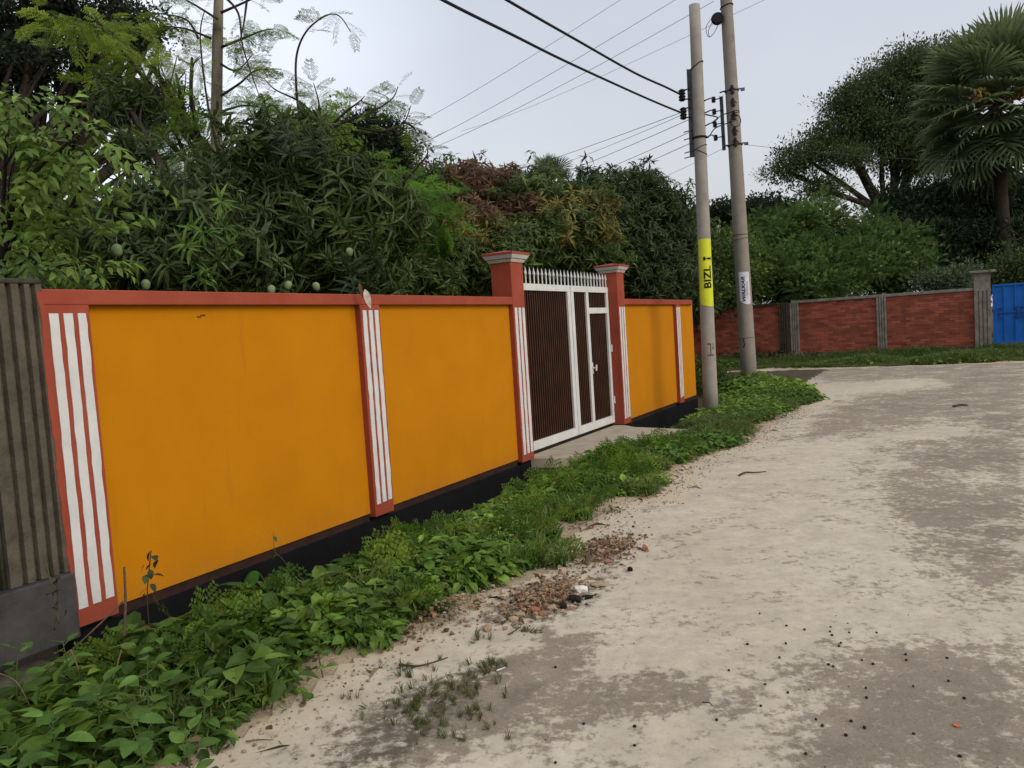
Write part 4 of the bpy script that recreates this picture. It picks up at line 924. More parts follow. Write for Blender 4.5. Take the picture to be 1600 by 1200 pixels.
# right side: bushes and trees behind the brick wall
tree('feathery_tree', 'bright green feathery bush tree leaning over the far brick wall left of the palm', 'tree', gnd(1300, 30), at(1300, 430, 30), .12,
     [(1220, 365, 46, 28, 29), (1275, 350, 46, 22, 29), (1345, 375, 42, 24, 29), (1395, 390, 42, 28, 29), (1240, 420, 60, 40, 27.5), (1320, 420, 70, 40, 27.5), (1395, 425, 45, 30, 28), (1180, 400, 40, 40, 28.5), (1265, 452, 60, 20, 26), (1200, 445, 40, 25, 26.5)],
     FROND_LO+PUFF[:2], 420, 7, .30, .50, BUSH, LEAFF, .4, .4, upb=.1, droop=.15, limbs=40)
tree('leafy_bush', 'yellowish green leafy bush behind the end of the ochre wall, seen between the poles', 'bush', gnd(1120, 27), at(1120, 440, 27), .08,
     [(1090, 420, 45, 40, 26), (1130, 405, 45, 38, 26.5), (1080, 450, 40, 25, 25), (1140, 440, 50, 25, 26)], PUFF, 420, 8, .26, .30, [(.05, .09, .022), (.09, .145, .03), (.13, .19, .04)], LEAF, .6, .35, limbs=20)
tree('dense_tree', 'dark tree with thick foliage behind the blue gate and palm trunk', 'tree', gnd(1490, 36), at(1490, 400, 36), .25,
     [(1450, 330, 55, 40, 34), (1520, 330, 60, 50, 35), (1590, 340, 60, 60, 35), (1460, 400, 60, 50, 33), (1540, 400, 70, 50, 33), (1620, 400, 60, 60, 33), (1400, 330, 40, 25, 35), (1370, 400, 60, 50, 33)], PUFFD, 620, 8, .45, .55, [(.010, .020, .008), (.020, .036, .014), (.038, .062, .024)], LEAF, .6, .3, limbs=60)
tree('open_crowned_tree', 'tall dark tree with open branches against the sky left of the palm', 'tree', gnd(1390, 44), at(1388, 325, 44), .38,
     [(1425, 110, 42, 32, 44), (1375, 140, 45, 30, 44), (1335, 165, 40, 28, 44), (1440, 180, 60, 40, 44), (1380, 205, 55, 26, 44), (1305, 215, 40, 20, 44), (1255, 245, 34, 14, 44), (1330, 245, 46, 14, 43), (1430, 245, 50, 30, 44), (1480, 130, 50, 60, 45), (1285, 298, 34, 12, 43), (1230, 266, 22, 9, 44), (1460, 310, 40, 20, 44)],
     PUFFD, 860, 7, .46, .48, [(.032, .050, .017), (.058, .086, .03), (.092, .128, .05)], LEAF, .4, .35, limbs=40, limb_r=.45)
tree('leafy_bush', 'pale flowering bush top just above the brick wall left of the gate post', 'bush', gnd(1490, 25.5), at(1490, 460, 25.5), .04,
     [(1470, 440, 26, 14, 25), (1505, 436, 22, 14, 25)], PUFF, 60, 6, .16, .24, [(.03, .06, .03), (.06, .10, .05), (.2, .22, .14)], LEAF, .7, .3, limbs=10)
tree('feathery_tree', 'dark green loose tree at the right edge behind the blue gate', 'tree', gnd(1640, 27), at(1640, 440, 27), .1,
     [(1590, 425, 26, 22, 26), (1640, 420, 40, 40, 26)], PUFFD, 120, 7, .3, .3, DG+[(.05, .08, .04)], LEAF, .7, .3, limbs=10)

# palmyra palm
def fan_mesh(name, seed, R=1.25, nseg=40, droop=.2, arc=2.3):
    q = random.Random(seed); V = []; F = []; C = []
    pet = 1.15
    def add(vs, fs, c): b_ = len(V); V.extend(vs); F.extend([tuple(b_+i for i in f) for f in fs]); C.extend([c]*len(vs))
    add([(-.035, 0, 0), (.035, 0, 0), (.022, pet, -.05), (-.022, pet, -.05), (0, 0, .04), (0, pet, -.02)], [(0, 1, 2, 3), (0, 4, 5, 3), (1, 4, 5, 2)], (.16, .15, .07))
    for i in range(nseg):
        a = -arc+2*arc*i/(nseg-1); r = R*(.78+.22*cos(a*.5))*q.uniform(.9, 1.06); da = arc/(nseg-1)*1.02
        dr = droop*q.uniform(.3, 1.6); fold = .03*(1 if i % 2 else -1)
        def pt(rr, aa, zz=0): return (sin(aa)*rr, pet+cos(aa)*rr*.92, -.05+zz+.10*abs(sin(a))*rr)
        s = q.uniform(.7, 1.25); c = (.105*s, .150*s, .066*s)
        add([pt(.03, a), pt(r*.58, a-da, fold), pt(r*.58, a, -fold*.6), pt(r*.58, a+da, fold), pt(r*.84, a-da*.4, -dr*.25), pt(r*.84, a+da*.4, -dr*.25), pt(r, a, -dr*.8)],
            [(0, 2, 1), (0, 3, 2), (1, 2, 4), (2, 3, 5), (2, 5, 4), (4, 5, 6)], c)
    return MB_raw(name, V, F, C)
def MB_raw(name, V, F, C):
    mb = MB(); mb.v = [tuple(v) for v in V]; mb.f = F; mb.c = C; me = mb.mesh(name); me.materials.append(LEAF); return me
def palm(label, base, crown, r0, n, scale, rings=True, fruits=True, lo=-.95):
    root = empty('palm_tree', base, label, 'palm')
    b_ = np.array(base); c_ = np.array(crown); k = 26; pts = [b_+(c_-b_)*t_ for t_ in np.linspace(0, 1, k)]
    MB().tube(pts, [r0*(1.35-.5*min(1, t_*3)+(.04 if i % 2 else 0)) for i, t_ in enumerate(np.linspace(0, 1, k))], 14).build('trunk', BARK, root, True)
    fans = [fan_mesh('frond', s) for s in range(5)]
    for i in range(n):
        a = i*2.39996+random.uniform(-.2, .2); t_ = i/n; e = 1.35-2.5*t_**.9+random.uniform(-.15, .15); e = max(e, lo-.1*random.random())
        d = (cos(a)*cos(e), sin(a)*cos(e), sin(e)); o = link('frond', fans[i % 5], None, root, c_+np.array([0, 0, .15-.5*t_]))
        orient(o, d, (random.uniform(-.35, .35), random.uniform(-.35, .35), 1)); s = scale*random.uniform(.85, 1.1); o.scale = (s, s, s)
    return root, c_
pm, pc = palm('tall fan palm with drooping skirt and fruit clusters at the right edge', gnd(1580, 31.5, 0), at(1555, 160, 31.5), .27, 60, 1.5)
def cluster(name, c0, r, n, mat, parent):
    import bmesh
    bm = bmesh.new()
    for k in range(n):
        d = Vector((random.gauss(0, 1), random.gauss(0, 1), random.gauss(0, 1))).normalized()*r*random.uniform(.6, 1)
        m_ = Matrix.Translation(d); bmesh.ops.create_icosphere(bm, subdivisions=1, radius=.075*random.uniform(.8, 1.1), matrix=m_)
    me = bpy.data.meshes.new(name); bm.to_mesh(me); bm.free(); me.materials.append(mat); o = link(name, me, None, parent, c0); o['kind'] = 'stuff'
cluster('fruit_cluster', at(1533, 150, 29.7), .32, 42, FRUITY, pm); cluster('fruit_cluster', at(1566, 160, 29.7), .34, 40, FRUITD, pm); cluster('fruit_cluster', at(1592, 145, 29.7), .28, 34, FRUITY, pm)
palm('small distant palm top showing above the reddish mango tree', gnd(858, 34, 0), at(856, 292, 34), .2, 30, .62, lo=-.5)

# small second pole seen far off between the two poles
v0 = gnd(1124, 40, 0); v1 = at(1123, 352, 40); fpz = empty('concrete_post', v0, 'thin grey post far off in the trees between the two poles', 'pole')
MB().tube([v0, v1], [.12, .09], 10).build('shaft', POLE, fpz, True); MB().tube([v1-np.array([.25, 0, .5]), v1+np.array([.25, 0, -.5])], .04, 6).build('crossbar', STEEL, fpz)

# ------------------------------------------------------------------ ground cover
def sample_verge(n, u0, u1, o0, o1, f):
    u = rng.uniform(u0, u1, n); o_ = rng.uniform(o0, o1, n); P_ = np.outer(u, Wd)+np.outer(W0+o_, Wn); k = f(P_[:, 0], P_[:, 1], o_, u); P_ = P_[k]; P_[:, 2] = tz(P_[:, 0], P_[:, 1]); return P_
from mathutils import noise as mn
def vn(P_, s, k=0.): return np.array([mn.noise(Vector((p[0]*s, p[1]*s, k))) for p in P_])
def verge_ok(x, y, o_, u):
    road = inpoly(x, y, ROADP); d = seg_dist(x, y, ROADP)
    wob_ = .12*np.sin(u*5.1)+.09*np.sin(u*11.7+1)
    far = u > 12
    bare = (~far) & (np.hypot(x-.35, y-4.7) < .38)
    slab = (u > 8.35) & (u < 11.1) & (o_ < .70+.5*np.clip(u-9.0, 0, 1.3)*.9)
    return (~road) & (d > .13+wob_*.7) & (~bare) & (~slab) & (o_ > .30+.1*np.sin(u*3)+.15*(u > 3.2))
def up_inst(name, Ts, P_, size, cols, mat, label, cat='weeds', tilt=.25, zf=0.0):
    n = len(P_); upv = np.tile([0, 0, 1.], (n, 1))+rng.normal(0, tilt, (n, 3)); a = rng.uniform(0, 2*pi, n); d = np.stack([np.cos(a), np.sin(a), np.zeros(n)], 1)
    d = d-upv*(d*upv).sum(1, keepdims=True)/(upv**2).sum(1, keepdims=True); upv /= np.linalg.norm(upv, axis=1, keepdims=True)
    P_ = P_.copy(); P_[:, 2] += zf
    o = instance(name, Ts, P_, d, size, cols, mat, up=upv); return tag(o, label, cat, kind='stuff')
WPAL = [(.04, .09, .012), (.08, .155, .02), (.15, .25, .035)]
P_ = sample_verge(23000, .2, 8.5, .25, 2.6, verge_ok); nz_ = vn(P_, 1.6); k = rng.random(len(P_)) < .62+1.3*nz_; P_ = P_[k]; nz_ = nz_[k]
uu = along(P_[:, 0], P_[:, 1]); sz = (.070+.055*rng.random(len(P_)))*(1+.9*nz_)*(1+.7*np.clip((4.6-uu)/2, 0, 1)*np.clip(1.9-dist(P_[:, 0], P_[:, 1]), 0, 1))*np.interp(seg_dist(P_[:, 0], P_[:, 1], ROADP), [.1, .5], [.6, 1.])
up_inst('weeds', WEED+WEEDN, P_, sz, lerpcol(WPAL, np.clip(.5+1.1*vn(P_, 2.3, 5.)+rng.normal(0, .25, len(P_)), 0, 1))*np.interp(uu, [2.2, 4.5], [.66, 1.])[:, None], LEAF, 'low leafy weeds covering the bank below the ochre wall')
P_ = sample_verge(10000, 1.2, 9.0, .3, 2.9, verge_ok); nz_ = vn(P_, 1.3, 3.); P_ = P_[rng.random(len(P_)) < .30+1.1*nz_]
up_inst('grass', TUFT, P_, .09+.10*rng.random(len(P_)), lerpcol([(.05, .10, .018), (.09, .16, .03), (.16, .19, .06)], rng.random(len(P_))), GRASSM, 'grass tufts among the weeds below the ochre wall', 'grass')
P_ = sample_verge(5200, 2.6, 9.0, .3, 2.6, verge_ok); nz_ = vn(P_, 1.8, 9.); P_ = P_[rng.random(len(P_)) < .18+1.1*nz_]
FERN = [(V*np.array([1, 1, 1]), F, C) for V, F, C in FROND_LO]
n = len(P_); dd = rng.normal(0, 1, (n, 3)); dd[:, 2] = rng.uniform(.3, 1.4, n); P_[:, 2] += .03
tag(instance('herbs', FERN, P_, dd, .15+.15*rng.random(n), lerpcol(WPAL, rng.random(n))*.95, LEAFF), 'feathery herbs mixed into the weeds below the ochre wall', 'herbs', kind='stuff')
P_ = sample_verge(420, .3, 3.6, .2, 2.0, lambda x, y, o_, u: ~inpoly(x, y, ROADP) & (seg_dist(x, y, ROADP) > .12))
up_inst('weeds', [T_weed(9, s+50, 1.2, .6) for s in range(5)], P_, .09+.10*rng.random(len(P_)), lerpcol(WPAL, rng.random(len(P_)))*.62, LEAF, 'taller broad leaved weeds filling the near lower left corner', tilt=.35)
n = 2600; P_ = sample_verge(n, 1., 14., .3, 2.8, lambda x, y, o_, u: ~inpoly(x, y, ROADP) | (seg_dist(x, y, ROADP) < .25)); n = len(P_); P_[:, 2] += .02+.06*rng.random(n)*(rng.random(n) < .4)
def T_straw(sd):
    q = random.Random(sd); V = np.array([(-.012, 0, 0), (.012, 0, 0), (.01, .5, q.uniform(0, .2)), (-.01, .5, q.uniform(0, .2)), (q.uniform(-.2, .2), 1, q.uniform(-.1, .15))]); return V, [(0, 1, 2, 3), (3, 2, 4)], np.ones(5)
def T_dead(sd):
    q = random.Random(sd); V, F = T_lance(1, .5, q.uniform(-.4, .5), q.uniform(-.1, .3)); return V*.35, F, np.ones(len(V))
tag(instance('leaf_litter', [T_straw(1), T_straw(2), T_dead(3), T_dead(4)], P_, rng.normal(0, 1, (n, 3))*[1, 1, .12], .05+.13*rng.random(n), lerpcol([(.05, .035, .02), (.14, .09, .045), (.26, .20, .11)], rng.random(n)), GRASSM), 'dry straws and dead leaves lying among the weeds', 'leaf litter', kind='stuff')
P_ = sample_verge(70, 1.2, 3.3, .25, 1.3, lambda x, y, o_, u: ~inpoly(x, y, ROADP))
up_inst('weeds', [T_weed(11, s+150, 1.5, .4) for s in range(5)], P_, .13+.10*rng.random(len(P_)), lerpcol(WPAL, rng.random(len(P_)))*.6, LEAF, 'tall ragged narrow leaved weeds standing before the first pilaster', tilt=.35)
P_ = sample_verge(42, 1.6, 3.3, .25, 1.4, lambda x, y, o_, u: ~inpoly(x, y, ROADP)); n = len(P_); dd = rng.normal(0, .8, (n, 3)); dd[:, 2] = rng.uniform(.6, 1.6, n); P_[:, 2] += .12
tag(instance('ferns', FROND_LO, P_, dd, .18+.12*rng.random(n), lerpcol(WPAL, rng.random(n))*.75, LEAFF), 'feathery fern like sprays in the weeds near the first pilaster', 'ferns', kind='stuff')
# far part of the verge, round the slab and the poles
P_ = sample_verge(42000, 8.2, 22, .25, 5.2, lambda x, y, o_, u: verge_ok(x, y, o_, u) & (seg_dist(x, y, ROADP) > .05)); nz_ = vn(P_, .9, 2.)
nz2 = vn(P_, .6, 12.); tall = np.clip((along(P_[:, 0], P_[:, 1])-13.5)/3, 0, 1)*np.clip(1-(dist(P_[:, 0], P_[:, 1])-.5)/2.6, .25, 1)
k = rng.random(len(P_)) < .30+.5*tall+.6*nz_; Q = P_[k]
up_inst('weeds', WEED2, Q, (.075+.065*rng.random(len(Q)))*(1+1.2*tall[k]+.8*nz_[k]), lerpcol(WPAL, np.clip(.45+1.0*nz2[k]+rng.normal(0, .2, len(Q)), 0, 1)), LEAF, 'leafy weeds around the feet of the two poles')
k2 = ~k & (rng.random(len(P_)) < .75); Q = P_[k2]
up_inst('grass', TUFT, Q, .08+.07*rng.random(len(Q)), lerpcol([(.045, .085, .018), (.07, .12, .025), (.12, .14, .05)], rng.random(len(Q))), GRASSM, 'short grass on the verge from the slab to the poles', 'grass')
# grass strip before the brick wall
n = 26000; s_ = rng.uniform(-3.4, 13, n); q_ = rng.uniform(.05, 3.4, n); P_ = np.zeros((n, 3)); P_[:, :2] = BA+np.outer(s_, BD)+np.outer(q_, BN)
k = ~inpoly(P_[:, 0], P_[:, 1], ROADP) & (rng.random(n) < .8) & ((seg_dist(P_[:, 0], P_[:, 1], ROADP) > .12+.1*rng.random(n))); P_ = P_[k]; q_ = q_[k]; s_ = s_[k]
P_[:, 2] = tz(P_[:, 0], P_[:, 1]); nz_ = vn(P_, .8, 4.)
up_inst('grass', TUFT, P_, (.13+.10*rng.random(len(P_)))*np.clip(1.25-q_*.28+1.2*nz_, .45, 2), lerpcol([(.05, .09, .02), (.085, .13, .03), (.15, .16, .06)], np.clip(rng.random(len(P_))*.5+q_*.15, 0, 1)), GRASSM, 'grass strip along the foot of the far brick wall', 'grass')
k = (rng.random(len(P_)) < np.clip(.03+.5*nz_, 0, 1)); Q = P_[k]
up_inst('weeds', WEED2, Q, .12+.10*rng.random(len(Q)), lerpcol(WPAL, rng.random(len(Q)))*.8, LEAF, 'darker weeds dotted along the far brick wall')
# brown withered shrub pile left of the far posts
n = 900; c0 = g(1195, 566)[:2]; P_ = np.zeros((n, 3)); P_[:, :2] = c0+rng.normal(0, 1, (n, 2))*np.array([1.0, .9]); P_[:, 2] = .05+rng.random(n)*.55*np.exp(-((P_[:, :2]-c0)**2).sum(1)*.5); P_ = P_[~inpoly(P_[:, 0], P_[:, 1], ROADP)]
tag(instance('withered_brush', PUFF, P_, rng.normal(0, 1, (len(P_), 3)), .22+.1*rng.random(len(P_)), lerpcol([(.03, .04, .018), (.075, .06, .03), (.11, .085, .05)], rng.random(len(P_))), LEAF), 'brownish withered brush in front of the darker brick wall section', 'brush', kind='stuff')
tree('leafy_bush', 'dark shrub growing behind the far end of the ochre wall beside the near pole', 'bush', gnd(1105, 18, 0), [*gnd(1105, 18)[:2], .4], .03, [(1100, 590, 22, 26, 17.5), (1130, 600, 24, 22, 17.5), (1095, 610, 16, 22, 16.8)], PUFF, 110, 6, .12, .15, MG, LEAF, .8, .2, limbs=12)
# loose gravel and litter along the road edge
Lp = []
for i in range(len(ROADP)-6):
    a = np.array(ROADP[i+1]); b_ = np.array(ROADP[i+2]); L_ = np.linalg.norm(b_-a)
    if a[1] > 12 or a[1] < .5: continue
    for k in range(int(L_*260)):
        t_ = random.random(); p = a+(b_-a)*t_; nn = np.array([(b_-a)[1], -(b_-a)[0]])/L_; Lp.append([*(p+nn*random.gauss(.05, .16)), .008])
Lp = np.array(Lp)
def T_rock(seed):
    q = random.Random(seed); V = np.array([(1, 0, 0), (-1, 0, 0), (0, 1, 0), (0, -1, 0), (0, 0, .6), (0, 0, -.6)], float)*np.array([[q.uniform(.6, 1.2)] for _ in range(6)]); return V, [(0, 2, 4), (2, 1, 4), (1, 3, 4), (3, 0, 4), (2, 0, 5), (1, 2, 5), (3, 1, 5), (0, 3, 5)], np.ones(6)
ROCKT = [T_rock(s) for s in range(5)]
VC = simple('loose_gravel', (1, 1, 1), (.8, .8, .8), 30, .95, .3, vcol=True)
n = len(Lp); tag(instance('gravel', ROCKT, Lp, rng.normal(0, 1, (n, 3))*[1, 1, .2], .004+.010*rng.random(n)**3, lerpcol([(.05, .04, .032), (.22, .17, .12), (.34, .28, .20), (.24, .11, .07)], rng.random(n)), VC), 'fine gravel and grit along the edge of the road', 'gravel', kind='stuff')
n = 800; P_ = np.zeros((n, 3)); P_[:, 0] = rng.uniform(-1, 6, n); P_[:, 1] = rng.uniform(2.4, 10, n); P_[:, 2] = .006; P_ = P_[inpoly(P_[:, 0], P_[:, 1], ROADP)]
tag(instance('grit', ROCKT, P_, rng.normal(0, 1, (len(P_), 3))*[1, 1, .2], .0015+.0045*rng.random(len(P_))**3, lerpcol([(.04, .035, .03), (.12, .10, .08), (.30, .26, .2)], rng.random(len(P_))), VC), 'fine grit scattered over the road surface', 'grit', kind='stuff')
# rubble heap: brick crumbs and earth
def mound(cx_, cy_, rx, ry, h, mat, label, seed, ang=.5):
    q = np.random.default_rng(seed); nr, na = 10, 28; V = [(cx_, cy_, h)]; F = []
    for i in range(1, nr+1):
        for j in range(na):
            r_ = i/nr; a = 2*pi*j/na; k = 1+.14*sin(3*a+seed)+.08*sin(7*a); x_, y_ = cos(a)*r_*rx*k, sin(a)*r_*ry*k
            V.append((cx_+x_*cos(ang)-y_*sin(ang), cy_+x_*sin(ang)+y_*cos(ang), h*(1-r_**1.5)+q.normal(0, .008)*(r_ < 1)-.012*(r_ == 1)))
    F = [(0, 1+j, 1+(j+1) % na) for j in range(na)]
    for i in range(nr-1):
        for j in range(na): a = 1+i*na+j; b2_ = 1+i*na+(j+1) % na; F.append((a, a+na, b2_+na, b2_))
    o = MB().add(V, F).build('rubble_heap', mat, smooth=True); return tag(o, label, 'rubble', kind='stuff')
EARTH = simple('orange_brick_earth', (.30, .165, .085), (.20, .12, .07), 14, .95, 1., .02, .35, .6, 55)
EARTH2 = simple('brown_crumbs', (.16, .105, .07), (.09, .062, .045), 14, .95, 1., .02, .35, .6, 55)
ca = g(850, 935)[:2]; cb = g(945, 862)[:2]; cc = g(690, 960)[:2]
mound(*ca, .22, .10, .045, EARTH, 'small heap of orange earth and brick crumbs nearer the viewer, left of the white stone', 3, .7)
mound(*cb, .30, .13, .045, EARTH2, 'heap of brown brick crumbs at the edge of the road, beyond the white stone', 5, 1.05)
n = 2400; c2 = np.where(rng.random(n)[:, None] < .45, ca, np.where(rng.random(n)[:, None] < .65, cb, cc)); P_ = np.zeros((n, 3)); t_ = rng.normal(0, .20, n); s_ = rng.normal(0, .095, n); P_[:, 0] = c2[:, 0]+t_*Wd[0]+s_*Wn[0]; P_[:, 1] = c2[:, 1]+t_*Wd[1]+s_*Wn[1]; P_[:, 2] = .055*np.exp(-(t_/.2)**2-(s_/.12)**2)+.008
tag(instance('brick_crumbs', ROCKT, P_, rng.normal(0, 1, (n, 3)), .006+.018*rng.random(n)**2.5, lerpcol([(.13, .06, .035), (.22, .115, .062), (.30, .22, .14), (.06, .042, .03), (.10, .075, .05), (.32, .26, .18)], rng.random(n)), VC), 'brick crumbs and pebbles strewn on the rubble heaps', 'rubble', kind='stuff')
def stone(name, label, px, py, r, mat, cat, flat=.55, seed=0, group=None, jag=.22, sub=1, rot=0., sc=(1, 1, 1)):
    p = g(px, py); o = link(name, rock_mesh(name, r, seed, flat, sub, jag), mat, None, (p[0], p[1], .004+r*flat*.55)); o.rotation_euler = (0, 0, rot); o.scale = sc; return tag(o, label, cat, group)
stone('white_stone', 'chunky white stone lying on black charred rubble by the road edge', 908, 924, .042, STONEW, 'stone', .55, 5, jag=.15)
stone('flat_stone', 'flat tan stone slab just right of the white stone', 935, 916, .055, STONET, 'stone', .25, 8, sc=(1.3, .7, 1))
stone('brick_lump', 'upright reddish brown brick lump at the far right tip of the rubble', 1008, 861, .030, BRBIT, 'brick', .9, 11)
stone('dark_lump', 'round blackish lump alone on the sand right of the rubble', 985, 893, .022, CHAR, 'lump', .9, 12)
stone('charred_lump', 'black charred lump in front of the white stone', 898, 940, .05, CHAR, 'lump', .5, 13)
stone('charred_lump', 'black charred lump left of and below the white stone', 880, 950, .035, CHAR, 'lump', .6, 14)
stone('charred_lump', 'small black charred lump right of the white stone', 918, 936, .032, CHAR, 'lump', .5, 15)
for i, (px, py, r_, l) in enumerate(((863, 953, .032, 'rounded buff brick piece at the right end of the nearer heap'), (848, 962, .03, 'long brown brick piece in front of the nearer heap'), (836, 957, .036, 'dark red brown brick chunk in the middle of the nearer heap'), (812, 963, .03, 'flat pale brick piece left of the nearer heap'),
                             (802, 970, .026, 'pale brick chip at the near left foot of the nearer heap'), (762, 985, .034, 'flat tan brick piece alone on the sand beside the weeds'), (790, 984, .016, 'small dark chip between sand and the nearer heap'), (949, 880, .03, 'red brick chunk on the near slope of the farther heap'), (968, 873, .028, 'pale orange chip right of the red chunk on the farther heap'), (930, 870, .024, 'brown chip on top of the farther heap'), (965, 850, .026, 'dark brown chip at the back of the farther heap'), (985, 868, .022, 'small brown chip towards the tip of the farther heap'), (745, 945, .022, 'small pale stone at the weeds edge, left'), (755, 942, .020, 'small grey stone at the weeds edge beside the pale one'))):
    stone('brick_chip', l, px, py, r_, (STONET if 'pale' in l or 'tan' in l or 'buff' in l else BRBIT), 'brick', .5, 20+i, 'broken brick pieces in the rubble', rot=i*1.3)
# droppings dotted over the road
dr = [(1187+0, 961), (1298, 982), (1297, 989), (1300, 995), (1327, 991), (1370, 991), (1229, 980), (1257, 986), (1314, 1007), (1311, 1012), (1168, 1009), (1218, 1030), (1228, 1008), (1139, 1050), (1295, 1041), (1302, 1044), (1347, 1034), (1364, 1040), (1415, 1025), (1416, 1034), (1480, 1031), (1196, 1072), (1231, 1085), (1353, 1078), (1354, 1093), (1427, 1075), (1482, 1067), (1507, 1094), (1189, 1106), (1275, 1127), (1285, 1137), (1330, 1130), (1351, 1140), (1322, 1152), (1428, 1150), (1259, 1181), (1500, 1185), (1120, 1128), (992, 1138), (992, 1168), (868, 1045), (868, 1195), (912, 1134)]
dme = rock_mesh('dropping', .0075, 3, .7, 1, .12); dme.materials.append(DUNG)
for i, (px, py) in enumerate(dr):
    p = g(px, py); o = bpy.data.objects.new('dropping', dme); COL.objects.link(o); o.location = (p[0], p[1], .009); s = random.uniform(.8, 1.15); o.scale = (s*1.2, s*.8, s); o.rotation_euler = (0, 0, random.uniform(0, 3))
    tag(o, 'small round black dropping lying on the dusty road', 'dropping', 'droppings scattered on the road')
p = g(1498, 1140); o = tag(link('fallen_petal', solid_leaf('fallen_petal', .035, .022, .004, simple('orange_petal', (.5, .13, .05), None)), None, None, (p[0], p[1], .010)), 'small orange petal lying on the dark road at the lower right', 'petal')
# twigs on road and sand
def twig(label, pts, r=.005, mat=STRAW, z=.012):
    P_ = [np.array([*g(x, y)[:2], z+.004*k]) for k, (x, y) in enumerate(pts)]; P_ = smooth_path(P_, 4); o = MB().tube(P_, list(np.linspace(r, r*.5, len(P_))), 6).build('fallen_twig', mat, smooth=True); return tag(o, label, 'twig')
TW2 = simple('dark_twig', (.06, .045, .03), None, 20, .9)
twig('dark crooked twig on the pale road right of the verge', [(1155, 745), (1165, 741), (1180, 742), (1197, 741)], .010, TW2, .015)
twig('brown twig lying on the sand below the weeds', [(625, 1042), (650, 1046), (672, 1043), (700, 1035)], .006, TW2)
twig('short pale straw at the edge of the dark asphalt', [(776, 1052), (790, 1048)], .004, STONEW)
twig('thin dry stem lying on the nearest sand', [(385, 1163), (405, 1162), (428, 1164)], .004, STRAW)
twig('curved thin twig lying on the worn asphalt', [(1098, 1102), (1108, 1104), (1114, 1110)], .003, TW2)
twig('thin twig crossing the sandy edge near the heap', [(795, 995), (805, 990), (815, 984)], .004, TW2)
twig('long creeping stem at the sandy edge beyond the rubble', [(905, 826), (920, 820), (935, 812), (950, 806)], .007, STRAW, .03)
twig('dark debris strip on the far road', [(1490, 637), (1500, 635), (1512, 636)], .02, TW2, .02)
# low grass patches growing on the sand between weeds and asphalt
pts = []
for (px, py, r_, n_) in ((700, 1085, .30, 60), (770, 1045, .10, 26), (650, 1110, .22, 40), (745, 1000, .05, 8), (705, 1150, .2, 20), (835, 990, .04, 6), (640, 1050, .12, 10), (960, 800, .12, 14), (1210, 640, .4, 60), (1130, 668, .4, 60)):
    c_ = g(px, py)[:2]; pts += [[*(c_+rng.normal(0, r_*.5, 2)), .006] for _ in range(n_)]
pts = np.array(pts); up_inst('grass', TUFT, pts, .025+.03*rng.random(len(pts)), lerpcol([(.05, .07, .02), (.08, .10, .03), (.13, .11, .05)], rng.random(len(pts))), GRASSM, 'thin grass patches growing through the sand at the road edge', 'grass', .5)

# ------------------------------------------------------------------ large-leaved plants in the foreground
LM = []
for k, (c, serr) in enumerate((((.06, .13, .022), .07), ((.085, .17, .028), .06), ((.045, .095, .018), .07), ((.11, .21, .038), .05))):
    LM.append(solid_leaf('leaf', 1., .62, .22, LEAF, c, n=12, serr=serr, fold=.22))
STEMM = simple('green_stem', (.06, .085, .03), None, 20, .7)
def plant(label, px, py, h, n, size, seed, lean=(0, 0), z=0., name='broadleaf_plant', low=.25):
    q = random.Random(seed); p = g(px, py, z); p = np.array([p[0], p[1], float(tz(np.array(p[0]), np.array(p[1])))]); root = empty(name, p, label, 'plant')
    H_ = h; top = p+np.array([lean[0], lean[1], H_]); mid = (p+top)/2+np.array([q.uniform(-.03, .03), q.uniform(-.03, .03), 0]); pth = smooth_path([p, mid, top], 6)
    MB().tube(pth, list(np.linspace(.004, .002, len(pth))), 6).build('stem', STEMM, root, True)
    n += 4
    for i in range(n):
        t_ = low+(1-low)*i/(n-1); b_ = pth[min(len(pth)-1, int(t_*(len(pth)-1)))]; a = i*2.4+q.uniform(-.4, .4); e = q.uniform(-.35, .25)+.35*t_; s = size*(1.15-.45*t_)*q.uniform(.8, 1.15)
        d = np.array([cos(a)*cos(e), sin(a)*cos(e), sin(e)]); st = b_+d*s*.45; 
        MB().tube([b_, st], .0022, 5).build('leaf_stalk', STEMM, root)
        o = link('leaf', LM[(i+seed) % 4 if q.random() < .6 else 0], None, root, st); orient(o, d, (q.uniform(-.35, .35), q.uniform(-.35, .35), 1)); o.scale = (s, s, s)
    return root
